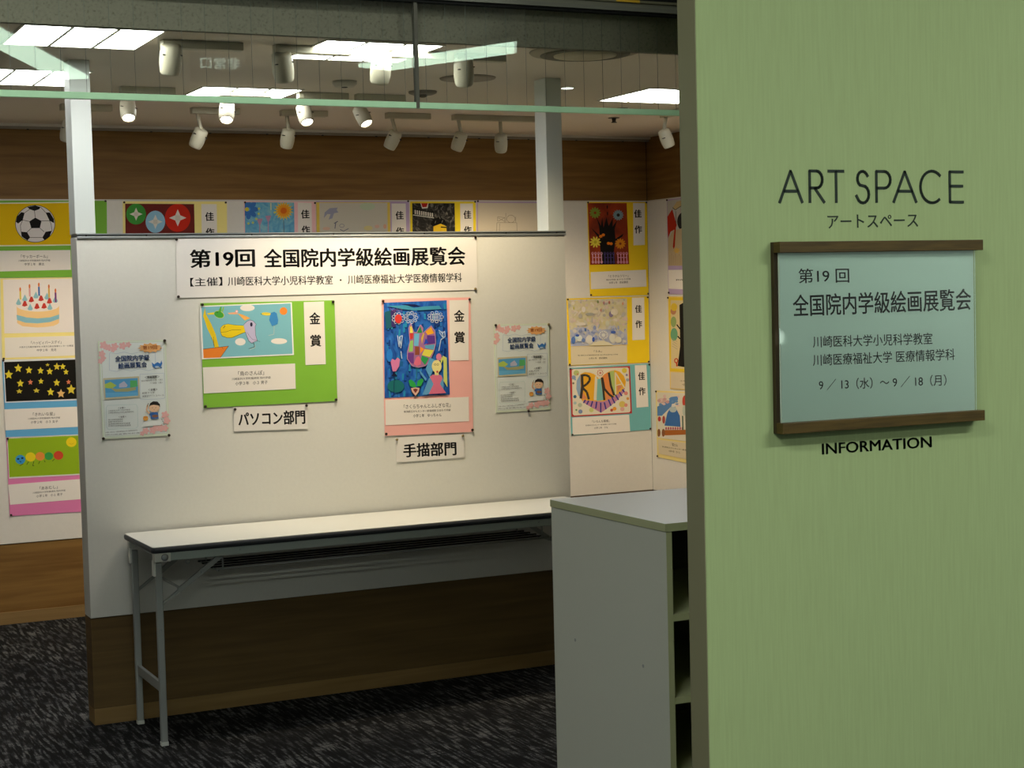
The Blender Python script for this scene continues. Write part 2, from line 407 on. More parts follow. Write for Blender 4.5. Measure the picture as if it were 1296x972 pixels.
# ------------------------------------------------------------------ ceiling fittings
M_PANEL = emit('louvre_light', (1.0, 1.0, .97, 1), E_TROFFER)
def troffer(x0, y0, x1, y1, label):
    t = thing('ceiling_light', label, 'light', ((x0 + x1) / 2, (y0 + y1) / 2, CEIL - .004), 'square recessed louvre lights')
    MB().box((x0, y0, CEIL - .002), (x1, y1, CEIL - .0005), M_PANEL).build('diffuser', t)
    f = MB(); e = .008
    f.box((x0 - e, y0 - e, CEIL - .004), (x1 + e, y0, CEIL), M_TRIMW); f.box((x0 - e, y1, CEIL - .004), (x1 + e, y1 + e, CEIL), M_TRIMW)
    f.box((x0 - e, y0, CEIL - .004), (x0, y1, CEIL), M_TRIMW); f.box((x1, y0, CEIL - .004), (x1 + e, y1, CEIL), M_TRIMW); f.build('frame', t)
    for k in (1, 2):
        xx = x0 + (x1 - x0) * k / 3; MB().box((xx - .006, y0, CEIL - .006), (xx + .006, y1, CEIL - .002), mat('#e8ece8', .4)).build('louvre_bar', t)
troffer(.98, 5.43, 1.42, 5.84, 'square louvre light at the left, partly cut by the dark bulkhead')
troffer(.98, 6.45, 1.40, 6.88, 'square louvre light left of the left white post, below the first row')
troffer(1.99, 5.46, 2.42, 5.89, 'square louvre light above the second track spotlight row, left of the glass seam')
troffer(1.925, 6.76, 2.345, 7.19, 'square louvre light low above the middle spotlights, behind the spotlight boxes')
troffer(3.79, 6.34, 4.21, 6.80, 'square louvre light nearest the green wall')
def disc(name, label, cat, px, rs, mats_, zs, Z=CEIL):
    c = onZ(px[0], px[1], Z - .004) if px[0] > 10 else Vector((px[0], px[1], 0)); t = thing(name, label, cat, (c.x, c.y, Z - .03)); names = rs[2]
    for (prof, mt, nm) in zip(rs[0], mats_, names):
        MB().lathe(prof, (c.x, c.y, Z), (0, 0, -1), mt, 40, True, True).build(nm, t)
    return t
M_V1 = mat('#8f8878', .6); M_V2 = mat('#4c483f', .7)
disc('air_diffuser', 'large round ceiling air diffuser cut off by the dark bulkhead', 'air vent', (2.985, 5.455),
     ([[(.205, 0), (.20, .006), (.17, .012)], [(.165, .0), (.165, .014), (.14, .0145)], [(.12, .0), (.115, .018), (.06, .022)]], None, ['flange', 'dark_ring', 'inner_cone']), [M_V1, M_V2, mat('#a59d88', .6)], None)
disc('ceiling_speaker', 'round flush ceiling speaker behind the fourth green-tinted spotlight', 'speaker', (592, 100),
     ([[(.115, 0), (.112, .004), (.100, .006)], [(.095, 0), (.095, .0066)]], None, ['rim', 'grille']), [mat('#8a7f70', .6), mat('#a0968a', .9)], None)
disc('smoke_detector', 'small round smoke detector just right of the glass seam', 'detector', (535, 117),
     ([[(.062, 0), (.06, .008), (.045, .014)], [(.02, .012), (.018, .022), (.008, .026)], ], None, ['base_plate', 'sensor_cap']), [mat('#6f685c', .6), M_V2], None)
disc('emergency_light', 'small round ceiling emergency lamp with three dark slots, left of the glass seam', 'light', (436, 104),
     ([[(.05, 0), (.05, .012), (.038, .024)], [(.012, .022), (.012, .026)]], None, ['base_plate', 'dark_lens']), [mat('#b9b4a6', .5), M_VOID], None)
for px, lb in (((777, 150), 'small dark sprinkler head just below the glass edge near the right post'), ((787, 138), 'small dark sprinkler head seen through the glass below the right louvre light')):
    disc('sprinkler_head', lb, 'sprinkler', px, ([[(.03, 0), (.028, .003)], [(.011, .002), (.009, .02), (.014, .022), (.014, .025)]], None, ['plate', 'nozzle']), [mat('#6a6256', .5), M_V2], None)
c = onZ(718, 111, CEIL); t = thing('downlight', 'tiny lit downlight right of the right white post', 'light', (c.x, c.y, CEIL - .01))
MB().lathe([(.034, 0), (.032, .003)], (c.x, c.y, CEIL), (0, 0, -1), M_TRIMW, 24).build('trim_ring', t)
MB().lathe([(.026, .0031), (.025, .0036)], (c.x, c.y, CEIL), (0, 0, -1), emit('downlight_glow', (1, 1, .95, 1), 2), 24).build('lens', t)

M_LENS = emit('spot_lens', (1, .86, .70, 1), 14)
M_SLOT = mat('#35322b', .6)
def spot(px, py, Y, aim, label, group, power, angle=55, box_dir=1, axis='X', drop=.075, blend=.9, warm=WARM):
    c = onY(px, py, Y)                       # centre of the head
    d = Vector(aim).normalized(); top = Vector((c.x, Y, CEIL - .028))
    t = thing('track_spotlight', label, 'spotlight', (c.x, Y, c.z - .08), group)
    b = MB()
    if axis == 'X': b.box((c.x - .03 if box_dir > 0 else c.x - .21, Y - .02, CEIL - .028), (c.x + (.25 if Y < 6 and px < 580 else .165 if Y < 6 else .195) if box_dir > 0 else c.x + .03, Y + .02, CEIL), M_SPOTB, .003)
    else: b.box((c.x - .02, Y - .25, CEIL - .028), (c.x + .02, Y + .03, CEIL), M_SPOTB, .003)
    b.build('driver_box', t)
    a = c - d * .036                          # top of head
    MB().rod(top, Vector((a.x, a.y, a.z + .004)) if a.z < top.z - .02 else top - Vector((0, 0, .02)), .009, M_SPOTB).build('stem', t)
    k_ = 1.14 if Y < 6 else 1.0
    h = MB(); h.lathe([(r_ * k_, h_ * k_) for r_, h_ in [(.008, -.046), (.024, -.045), (.030, -.040), (.0325, -.01), (.0325, .016), (.0295, .038), (.027, .044), (.025, .044), (.023, .035)]], c, d, M_SPOTB, 32); hd = h.build('lamp_head', t)
    sd = d.cross(Vector((0, 1, 0))).normalized()
    for sx in (-1, 1):
        o = c - d * .012 + sd * (.026 * sx) - Vector((0, .0195 * k_, 0))
        s1 = MB(); s1.bar(o - sd * .007, o + sd * .007 + d * .003, d * .0018, Vector((0, .006, 0)), M_SLOT); s1.build('cooling_slot', t)
    MB().lathe([(.0245, .0365), (.0235, .039)], c, d, M_LENS, 28).build('lens', t)
    ld = bpy.data.lights.new('spot_beam', 'SPOT'); ld.energy = power; ld.color = warm; ld.spot_size = math.radians(angle); ld.spot_blend = blend; ld.shadow_soft_size = .03
    lo = bpy.data.objects.new('spot_beam', ld); COL.objects.link(lo); lo.parent = t
    lo.location = (c + d * .07) - Vector(t.location); lo.rotation_euler = d.to_track_quat('-Z', 'Y').to_euler()
    return t
G1 = 'track spotlights behind the glass aimed at the partition'
spot(216, 75, 5.62, (.02, .40, -1), 'green-tinted track spotlight seen through the glass, first from the left', G1, P_NEAR * .28, 75)
spot(358, 85, 5.62, (.22, .38, -1), 'green-tinted track spotlight seen through the glass, leaning right, second from the left', G1, P_NEAR * 1.2, 72)
spot(482, 88, 5.62, (0, .40, -1), 'track spotlight seen through the glass, just left of the glass seam', G1, P_NEAR * 1.25, 75)
spot(587, 91, 5.62, (.22, .45, -1), 'track spotlight seen through the glass, just right of the glass seam', G1, P_NEAR * 2.4, 105)
G2 = 'lit track spotlights facing the opening'
for px, py, ax, lb in ((162, 139, .02, 'lit track spotlight facing the opening, nearest the left post'), (287, 142, -.14, 'lit track spotlight facing the opening, second from the left post'),
                       (386, 145, .16, 'lit track spotlight facing the opening, third from the left post'), (459, 147, .38, 'lit track spotlight facing the opening, nearest the glass seam')):
    spot(px, py, 6.85, (ax - .12, -.62, -1), lb, G2, P_LIT)
G3 = 'track spotlights aimed at the back wall'
for px, py, ax, lb, kk in ((86, 166, -.1, 'track spotlight almost hidden behind the left white post', 1), (251, 175, -.35, 'unlit-looking white track spotlight against the dark wood, leaning left, below the second lit one', 1),
                       (364, 175, -.02, 'white track spotlight against the dark wood, upright, left of the third lit one', 1), (497, 177, -.36, 'white track spotlight against the dark wood, leaning left, right of the fourth lit one', 1),
                       (581, 179, -.2, 'white track spotlight against the dark wood, left of the pair near the right post', 1.2), (634, 181, .22, 'white track spotlight leaning right, next to the right white post', 3.2)):
    spot(px, py, 7.5, (ax, .52, -1), lb, G3, P_BACK * kk, 78 if kk < 2 else 105)
spot(843.5, 175, 7.15, (.5, .1, -1), 'white track spotlight beside the green wall edge, near the right wall corner', G3, P_BACK * 2.8, 110, axis='Y')
# ------------------------------------------------------------------ display partition
pt = thing('display_partition', 'white free-standing display partition with wood base, steel cap and two posts', 'partition', ((XP0 + XP1) / 2, YP + TP / 2, 0))
MB().box((XP0, YP, ZPW), (XP1, YP + TP, ZP), M_PART, .0012).build('panel', pt)
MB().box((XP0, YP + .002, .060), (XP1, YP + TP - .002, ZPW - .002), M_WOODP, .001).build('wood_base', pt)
MB().box((XP0 + .0005, YP + .0005, 0), (XP1 - .0005, YP + TP - .0005, .0595), M_BASEW, .001).build('skirting', pt)
r = MB(); r.box((XP0 + .002, YP - .006, ZP - .004), (XP1 + .004, YP + TP + .004, ZP + .004), M_ALU, .001); r.box((XP0 + .002, YP - .002, ZP + .004), (XP1 + .004, YP + TP, ZP + .010), mat('#6f777b', .4, .6))
r.box((XP0 + .002, YP - .007, ZP + .010), (XP1 + .004, YP + TP + .004, ZP + .014), M_ALU)
rl = r.build('cap_rail', pt)
for px, py in ((109.3, 298), (185.7, 297.8), (319, 297), (422.7, 296.6), (537.5, 295.4), (641, 294.8), (705, 294.5)):
    q = onY(px, py, YP - .006); MB().lathe([(.0035, 0), (.003, .002)], (q.x, YP - .002, ZP + .007), (0, -1, 0), M_DARK, 10).build('screw', rl)
for x0, x1 in ((XP0 - .002, XP0 + .071), (XP1 - .074, XP1 - .001)):
    MB().box((x0, YP + .001, ZP + .014), (x1, YP + TP, CEIL), M_POST, .002).build('post', pt)

# ------------------------------------------------------------------ folding table
TX0, TX1, TY0, TY1, TZ = 1.385, 3.215, 5.705, 6.140, .700
tb = thing('folding_table', 'long narrow white-topped folding table with grey metal legs against the partition', 'table', ((TX0 + TX1) / 2, (TY0 + TY1) / 2, 0))
def rrect(x0, y0, x1, y1, r, n=5):
    o = []
    for cx, cy, a in ((x1 - r, y1 - r, 0), (x0 + r, y1 - r, 90), (x0 + r, y0 + r, 180), (x1 - r, y0 + r, 270)):
        for k in range(n + 1): t = math.radians(a + 90 * k / n); o.append((cx + r * math.cos(t), cy + r * math.sin(t)))
    return o
mb = MB(); mb.prism([(x, y, TZ) for x, y in rrect(TX0 + .004, TY0 + .004, TX1 - .004, TY1 - .004, .016)], (0, 0, 1), .020, M_TOP); mb.build('tabletop', tb)
mb = MB(); pr = [(0, -.0015), (.0035, -.005), (.0045, -.011), (.0035, -.018), (0, -.022)]; lo = rrect(TX0 + .0045, TY0 + .0045, TX1 - .0045, TY1 - .0045, .016)
n = len(lo); cxm, cym = (TX0 + TX1) / 2, (TY0 + TY1) / 2
for (o_, z_) in pr:
    ring_ = rrect(TX0 + .0045 - o_, TY0 + .0045 - o_, TX1 - .0045 + o_, TY1 - .0045 + o_, .016 + o_)
    mb.v += [Vector((x, y, TZ + z_)) for x, y in ring_]
mi = mb.m(mat('#3b3e42', .45))
for j in range(len(pr) - 1):
    for k in range(n): q = (k + 1) % n; mb.f.append((j * n + k, (j + 1) * n + k, (j + 1) * n + q, j * n + q)); mb.mi.append(mi); mb.sm.append(True)
mb.build('edge_band', tb, label='dark grey soft edge band')
ap = MB()
for y0, y1 in ((TY0 + .012, TY0 + .030), (TY1 - .030, TY1 - .012)): ap.box((TX0 + .035, y0, TZ - .052), (TX1 - .035, y1, TZ - .0225), mat('#b5c0bb', .45, .2), .002)
ap.box((TX0 + .035, TY0 + .03, TZ - .045), (TX0 + .05, TY1 - .03, TZ - .0225), M_STEEL); ap.box((TX1 - .05, TY0 + .03, TZ - .045), (TX1 - .035, TY1 - .03, TZ - .0225), M_STEEL)
ap.build('apron_frame', tb)
M_PLAS = mat('#e6e7df', .5)
LX = {1: 1.403, -1: TX1 - (1.425 - TX0)}
for sx in (1, -1):
    x0 = LX[sx]
    for y0, sy in ((5.735, 1), (6.083, -1)):
        lg = MB().box((x0, y0, .008), (x0 + .023, y0 + .021, TZ - .058), M_STEEL, .003).build('leg', tb)
        MB().box((x0 - .001, y0 - .001, 0), (x0 + .024, y0 + .022, .014), mat('#c9cbc4', .5), .001).build('foot_cap', lg)
        MB().lathe([(.004, 0), (.003, .003)], (x0 + .012, y0 - .001 if sy > 0 else y0 + .022, .405), (0, -sy, 0), M_ALU, 10).build('rivet', lg)
        br = MB(); xe = x0 - .008 if sx > 0 else x0 + .031
        br.box((min(xe, xe + sx * .058) , y0 - .022 if sy > 0 else y0 + .012, TZ - .054), (max(xe, xe + sx * .058), y0 + .012 if sy > 0 else y0 + .034, TZ - .0225), M_PLAS, .003)
        br.box((min(xe, xe + sx * .008), y0 - .004, TZ - .105), (max(xe, xe + sx * .008), y0 + .024, TZ - .05), M_PLAS, .002)
        br.lathe([(.013, 0), (.012, .003), (.004, .0035)], (xe + sx * .036, y0 - .022 if sy > 0 else y0 + .034, TZ - .038), (0, -sy, 0), M_ALU, 20)
        br.build('corner_bracket', tb, label='pale plastic corner bracket')
        yb = y0 + .010
        xa = x0 + .0115; k1 = xa + sx * .235; km = xa + sx * .075
        B = MB(); dv = (Vector((k1, 0, .655)) - Vector((xa, 0, .488))).normalized(); nv = Vector((-dv.z, 0, dv.x))
        pm = Vector((xa, yb, .488)) + dv * .085
        B.bar((xa, yb, .488), pm + dv * .02, nv * .0045, (0, .005, 0), M_STEEL)
        B.bar(pm, (k1, yb, .655), nv * .0085, (0, .007, 0), M_STEEL)
        B.lathe([(.004, 0), (.003, .003)], pm + dv * .10 + Vector((0, -.007 * sy, 0)), (0, -sy, 0), M_ALU, 10)
        B.build('folding_brace', tb)
    xa = x0 + .0115 + sx * .075
    MB().rod((xa, 5.745, .545), (xa, 6.093, .545), .0045, M_STEEL).build('brace_link', tb)
    MB().box((x0 + .005, 5.757, .186), (x0 + .018, 6.083, .220), M_STEEL, .002).build('crossbar', tb)
rk = MB()
for k in range(5):
    y = 5.80 + .055 * k; rk.rod((1.63, y, .590), (TX1 - .25, y, .590), .0035, M_STEEL if k == 0 else M_DARK, 8)  # rods behind the front one near-black: under-table shade put into their colour
for x in (1.64, TX1 - .26): rk.rod((x, 5.79, .586), (x, 6.03, .586), .0035, M_STEEL, 8)
for x in (1.66, TX1 - .28):
    for y in (5.80, 6.02): rk.rod((x, y, .590), (x, y, .655), .0035, M_STEEL, 8)
rk.build('wire_shelf', tb)
q = MB()
for k in range(12):
    a0, a1 = 2 * math.pi * k / 12, 2 * math.pi * (k + 1) / 12
    q.rod((1.515 + .007 * math.cos(a0), 5.73, .638 + .007 * math.sin(a0)), (1.515 + .007 * math.cos(a1), 5.73, .638 + .007 * math.sin(a1)), .0014, M_ALU, 6)
q.build('hook_ring', tb)
for px in (304.5, 682): p_ = onY(px, 693 if px < 400 else 658, TY0 + .011); MB().lathe([(.004, 0), (.003, .002)], (p_.x, TY0 + .012, TZ - .034), (0, -1, 0), M_ALU, 10).build('rivet', tb)

# ------------------------------------------------------------------ shelf cabinet
CX0, CX1, CY0, CY1, CZ = 1.931, 3.05, 3.205, 3.765, 1.016
cb = thing('shelf_cabinet', 'grey laminate open-shelf cabinet standing behind the green wall edge', 'cabinet', ((CX0 + CX1) / 2, (CY0 + CY1) / 2, 0))
M_EDGE = mat('#a5a780', .5)
MB().box((CX0, CY0, CZ - .0185), (CX1, CY1, CZ), M_LAMT, .0008).build('top_panel', cb)
MB().box((CX0 - .0002, CY0 - .0004, CZ - .0182), (CX1, CY0 + .0006, CZ - .0006), M_EDGE).build('edge_strip', cb)
MB().box((CX0 - .0006, CY0 - .0004, CZ - .0184), (CX0 + .0004, CY1, CZ - .0008), M_EDGE).build('edge_strip', cb)
for x0 in (CX0 + .0015, CX1 - .0165):
    s_ = MB().box((x0, CY0 + .0015, 0), (x0 + .015, CY1 - .001, CZ - .0195), M_LAM, .0006).build('side_panel', cb)
    MB().box((x0 + .0004, CY0 + .0006, .001), (x0 + .0148, CY0 + .002, CZ - .0197), M_EDGE).build('edge_strip', s_)
    if x0 < 2.2:
        for px, py in ((728, 810), (814, 843)):
            q = onX(px, py, x0); MB().lathe([(.0045, 0), (.004, .0008)], (x0 + .0002, q.y, q.z), (-1, 0, 0), mat('#8c8f8c', .5), 12).build('cover_cap', s_)
for z in (.801, .613, .425, .237, .07):
    MB().box((CX0 + .0168, CY0 + .004, z - .0075), (CX1 - .0168, CY1 - .02, z + .0075), M_EDGE if z > .5 else M_EDGE).build('shelf', cb)
MB().box((CX0 + .0168, CY1 - .018, .01), (CX1 - .0168, CY1 - .006, CZ - .02), mat('#4a463c', .7)).build('back_panel', cb)
MB().box((CX0 + .0168, CY0 + .04, 0), (CX1 - .0168, CY0 + .055, .06), M_LAM).build('plinth', cb)
# ------------------------------------------------------------------ corridor lamps (the dim pair mirrors in the glass; the rest is unseen added fill)
M_FILL = emit('corridor_fill', (.93, 1.0, .93, 1), E_FILL); M_TUBE2 = emit('corridor_tube_dim', (.74, 1.0, .78, 1), 5.0)
def strip(x0, y0, x1, y1, wd, z, label, m=None):
    a = Vector((x0, y0, z)); b_ = Vector((x1, y1, z)); d = (b_ - a).normalized(); n_ = Vector((-d.y, d.x, 0))
    t = thing('corridor_light', label, 'light', tuple((a + b_) / 2 + Vector((0, 0, .0))), 'corridor strip lights')
    MB().bar(a, b_, n_ * wd / 2, (0, 0, .012), M_TRIMW).build('housing', t)
    MB().bar(a + d * .01 + Vector((0, 0, -.022)), b_ - d * .01 + Vector((0, 0, -.022)), n_ * (wd / 2 - .02), (0, 0, .010), m or M_FILL).build('diffuser', t)
strip(1.34, -3.21, 2.36, -5.37, .24, 3.08, 'corridor strip light mirrored as the pale green streak at the upper left of the glass', M_TUBE2)
strip(4.10, -4.38, 5.0, -2.53, .32, 3.08, 'corridor strip light mirrored as the pale green bar right of the glass seam', M_TUBE2)
strip(-.9, 1.2, .5, 1.2, .25, 3.08, 'unseen fill strip added to the left of the visitor')
strip(2.6, .6, 4.4, .6, .25, 3.08, 'unseen fill strip added in front of the green wall')
strip(-.6, -1.6, 1.2, -1.6, .25, 3.08, 'unseen fill strip added behind the visitor')
xs_ = thing('exit_sign', 'hanging emergency exit sign whose lettering mirrors faintly in the glass', 'sign', (1.81, -.1, 2.33))
MB().box((1.70, -.12, 2.35), (1.93, -.105, 2.47), mat('#20221f', .5)).build('housing', xs_)
gl = emit('exit_letters', (.75, .95, .8, 1), 1.8)
vs, fs, a_, b2, d_, e_ = glyphs('非常口', .01)
m_ = MB(); mi = m_.m(gl); m_.v = [Vector((1.888 - (x - a_) / (b2 - a_) * .150, -.1035, 2.402 + (y - d_) / (e_ - d_) * .045)) for x, y in vs]; m_.f = list(fs); m_.mi = [mi] * len(fs); m_.sm = [False] * len(fs); m_.build('lettering', xs_)

# ------------------------------------------------------------------ sign on the green wall
GF = Frame('Y', YG)
SX0, SX1, SZ1, SZ0 = 1.8363, 2.3276, 1.6203, 1.2583
sg = thing('notice_holder', 'dark wood notice holder with clear cover and printed sheet on the green wall', 'sign', ((SX0 + SX1) / 2, YG, SZ0))
MB().box((SX0, YG - .010, SZ0), (SX1 - .012, YG, SZ1), M_DWOOD, .0006).build('back_board', sg)
MB().box((SX0 + .0005, YG - .0301, SZ1 - .0206), (SX1, YG - .0003, SZ1), M_SIGNW, .0008).build('top_bar', sg, label='walnut top bar')
MB().box((SX0 + .0005, YG - .0301, SZ0), (SX1, YG - .0003, SZ0 + .0206), M_SIGNW, .0008).build('bottom_bar', sg, label='walnut bottom bar')
MB().box((SX0 + .009, YG - .0135, SZ0 + .0208), (SX1 - .0115, YG - .0105, SZ1 - .0208), mat('#d8ecde', .6)).build('notice_sheet', sg, label='pale printed notice sheet')
# clear cover with a thumb notch on the left edge
x0, x1, z0, z1 = SX0 + .0065, SX1 - .0105, SZ0 + .0208, SZ1 - .0208; zc = 1.443
out = [(x0, z0), (x1, z0), (x1, z1), (x0, z1)] + [(x0 + .012 * math.cos(t), zc + .014 * math.sin(t)) for t in [math.pi / 2 - math.pi * k / 10 for k in range(11)]]
mb = MB(); mb.prism([(x, YG - .0175, z) for x, z in out], (0, -1, 0), .002, M_ACRYL); mb.build('clear_cover', sg)
MB().box((x0 - .0004, YG - .0176, z0), (x0 + .0006, YG - .0156, zc - .015), mat('#a7b0a0', .3)).build('cover_edge', sg)
MB().box((x0 - .0004, YG - .0176, zc + .015), (x0 + .0006, YG - .0156, z1), mat('#a7b0a0', .3)).build('cover_edge', sg)
NF = Frame('Y', YG, 960, 190, 735 / 310)
A_ = Art(NF, .0138); I = '#23261f'
A_.text('第19 回', 107, 378, 259, 376, 44, I, .008)
A_.text('全国院内学級絵画展覧会', 90, 467, 624, 447, 66, I, .016)
A_.text('川崎医科大学小児科学教室', 150, 575, 508, 565, 35, I, .008)
A_.text('川崎医療福祉大学 医療情報学科', 150, 630, 575, 612, 35, I, .008)
A_.text('9 ／ 13（水）～ 9 ／ 18（月）', 168, 704, 550, 689, 34, I, .008)
A_.mb.build('lettering', sg)
# wall lettering, one object per letter (routed black letters, 1 mm proud)
def stroke_letter(ch):
    P = {'A': [[(0, 0), (.5, 1), (1, 0)], [(.19, .36), (.81, .36)]],
         'R': [[(0, 0), (0, 1), (.32, 1)] + [(.32 + .26 * math.sin(t), .73 + .27 * math.cos(t)) for t in [math.pi * k / 10 for k in range(11)]] + [(0, .46)], [(.22, .46), (.66, 0)]],
         'T': [[(0, 1), (.62, 1)], [(.31, 1), (.31, 0)]],
         'S': [[(.50 - .0, .84)] + [(.28 + .22 * math.cos(t), .76 + .24 * math.sin(t)) for t in [math.radians(a) for a in range(40, 250, 22)]] + [(.28 + .26 * math.cos(t), .26 + .28 * math.sin(t)) for t in [math.radians(a) for a in range(65, -150, -22)]] + [(.0, .22)]],
         'P': [[(0, 0), (0, 1), (.32, 1)] + [(.32 + .26 * math.sin(t), .73 + .27 * math.cos(t)) for t in [math.pi * k / 10 for k in range(11)]] + [(0, .46)]],
         'C': [[(.52 + .52 * math.cos(t), .5 + .52 * math.sin(t)) for t in [math.radians(a) for a in range(45, 318, 12)]]],
         'E': [[(.48, 1), (0, 1), (0, 0), (.48, 0)], [(0, .53), (.46, .53)]]}
    return P[ch]
def solid_strokes(mb, org, w_, h_, paths, th, mt):
    for path in paths:
        for (ax, ay), (bx, by) in zip(path, path[1:]):
            a = org + Vector((ax * w_, 0, ay * h_)); b_ = org + Vector((bx * w_, 0, by * h_)); d = (b_ - a).normalized(); n_ = Vector((-d.z, 0, d.x))
            mb.bar(a - d * th * .22, b_ + d * th * .22, n_ * th / 2, (0, .0006, 0), mt)
M_LET = mat('#1f2a22', .4)
wl = thing('wall_lettering', 'thin black ART SPACE lettering with kana line high on the green wall', 'lettering', tuple(GF.p(1105, 285)))
# letters traced by their left and right limits (px) between cap and base line
LET = [('A', 63, 131), ('R', 154, 197), ('T', 210, 256), ('S', 293, 331), ('P', 354, 396), ('A', 405, 473), ('C', 486, 546), ('E', 574, 614)]
wd = {'A': 1, 'R': .66, 'T': .62, 'S': .54, 'P': .58, 'C': .90, 'E': .48}
for ch, l, r_ in LET:
    a = NF.p(l, 157 - (l - 63) * .002); b_ = NF.p(r_, 157); top = NF.p(l, 62 + (l - 63) * .006); hh = top.z - a.z; ww = (b_.x - a.x) / wd[ch]
    mb = MB(); solid_strokes(mb, Vector((a.x, YG - .0006, a.z)), ww, hh, stroke_letter(ch), .0056, M_LET); mb.build('letter', wl)
def row(parent, text, xl, yl, xr, yr, h, bold=0, squeeze=1):
    vs, fs, a, b, d, e = glyphs(text, bold)
    # split into single letters by laying each out at its own advance
    tot = []; x = 0
    for c in text:
        g_ = glyphs(c, bold); tot.append((c, g_))
    full = glyphs(text, bold)
    # place each letter with the advance measured from prefix widths
    for i_, (c, g_) in enumerate(tot):
        pre = glyphs(text[:i_ + 1], bold); right = pre[3]; wdt = g_[3] - g_[2]; left = right - wdt
        mb = MB(); mi = mb.m(M_LET)
        def P(x, y, off):
            u = (left + (x - g_[2]) - a) / (b - a); v = (y - d) / (e - d) - .5
            return NF.p(xl + (xr - xl) * u - v * h * NF.tilt, yl + (yr - yl) * u - v * h, off)
        mb.v = [P(x, y, .001) for x, y in g_[0]] + [P(x, y, 0) for x, y in g_[0]]; k = len(g_[0])
        cnt = {}
        for f in g_[1]:
            mb.f.append(f); mb.f.append(tuple(k + q for q in reversed(f)))
            for s_, t_ in zip(f, f[1:] + f[:1]): cnt[(s_, t_)] = 1
        for (s_, t_) in cnt:
            if (t_, s_) not in cnt: mb.f.append((t_, s_, k + s_, k + t_))
        mb.mi = [mi] * len(mb.f); mb.sm = [False] * len(mb.f); mb.build('letter', parent)
row(wl, 'アートスペース', 207, 215, 478, 210, 40)
w2 = thing('wall_lettering', 'black INFORMATION lettering under the notice holder on the green wall', 'lettering', tuple(GF.p(1110, 572)))
row(w2, 'INFORMATION', 190, 897, 519, 875, 33, .012)

# ------------------------------------------------------------------ drawings
GREEN, YEL, PALEY, SKYB, PINK, LILA, AQUA, PINK2 = '#7fb83a', '#f0cd1c', '#f0e08c', '#5fa8d6', '#eeb0a8', '#b6a0c4', '#72b4b8', '#dc7cae'
CAP = '#e6e0d8'
def card(fr, col, corners, label, group, pins='1111', name='mounted_drawing', cat='drawing', bpins=M_PIN):
    """fr in crop coordinates; corners TL TR BR BL"""
    cs = [fr.p(x, y) for x, y in corners]; c = sum(cs, Vector()) / 4
    t = thing(name, label, cat, (c.x, c.y - (.001 if fr.axis == 'Y' else 0), min(q.z for q in cs)), group)
    sheet(fr, corners, .003, .0012, mat(col, .75, noise=.02, scale=8), 'backing_card', t)
    cx = sum(p[0] for p in corners) / 4; cy = sum(p[1] for p in corners) / 4
    for k, (x, y) in enumerate(corners):
        if pins[k] == '1':
            px, py = x + (cx - x) * .025, y + (cy - y) * .03; pin(fr, px, py, t, m=bpins)
    return t
def capt(fr, t, corners, l1, l2, l3, w1=.36, w2=.5, w3=.40, shift=0, hs=1.0, col=CAP):
    sheet(fr, corners, .0042, .0008, ink(col), 'caption_card', t)
    (ax, ay), (bx, by), (cx, cy), (dx, dy) = corners
    a = Art(fr, .0043); H_ = ((dy - ay) + (cy - by)) / 2
    for s, ww, v, hh in ((l1, w1, .30, .145), (l2, w2, .50, .075), (l3, w3, .68, .115)):
        mx = .5 + shift; ul, ur = mx - ww / 2, mx + ww / 2
        f = lambda u: (ax + (bx - ax) * u + (dx - ax) * v, ay + (by - ay) * u + H_ * v)
        (x0, y0), (x1, y1) = f(ul), f(ur); a.text(s, x0, y0, x1, y1, H_ * hh * hs, '#2c2826', .006)
    a.mb.build('lettering', t)
def award(fr, t, corners, chars, pos, h, wd_, vis=2):
    sheet(fr, corners, .0042, .0008, ink(CAP), 'award_strip', t)
    for ch, (x, y) in zip(chars, pos):
        a = Art(fr, .0043); a.text(ch, x - wd_ / 2, y + h * .01, x + wd_ / 2, y - h * .01, h, '#1d1b1a', .03); a.mb.build('letter', t)
def pic(fr, t, corners, base, border=None):
    """picture sheet + art layer"""
    sheet(fr, corners, .0042, .0008, ink(base) if isinstance(base, str) else base, 'picture', t)
    a = Art(fr, .0043); a.clip = corners; return a
def done(a, t): a.mb.build('printed_picture', t)
PF = Frame('Y', YP); BF = Frame('Y', YB); RF = Frame('X', XR)
K = 'drawings with award strips on the partition'

# banner
f = PF.at(220, 290, 3.24)
bn = thing('title_banner', 'wide white title banner in black Japanese lettering at the top of the partition', 'banner', tuple(f.p(620, 280)))
sheet(f, [(8, 38), (1240, 33), (1244, 249), (12, 283)], .003, .0008, M_PAPER, 'paper', bn)
a = Art(f, .0031)
a.text('第19回', 64, 122, 332, 117, 76, '#1a1a1a', .03); a.text('全国院内学級絵画展覧会', 367, 120, 1195, 109, 78, '#1a1a1a', .03)
a.text('【主催】', 66, 218, 198, 214, 36, '#222222', .014); a.text('川崎医科大学小児科学教室', 220, 214, 651, 208, 38, '#222222', .014); a.text('・', 679, 209, 687, 209, 8, '#222222', .006)
a.text('川崎医療福祉大学医療情報学科', 712, 207, 1180, 198, 38, '#222222', .014); a.mb.build('lettering', bn)
for x, y, m__ in ((9, 42, M_PIN), (1234, 34, M_PIN), (17, 277, M_PIN), (1234, 245, M_PING)): pin(f, x, y, bn, m=m__)

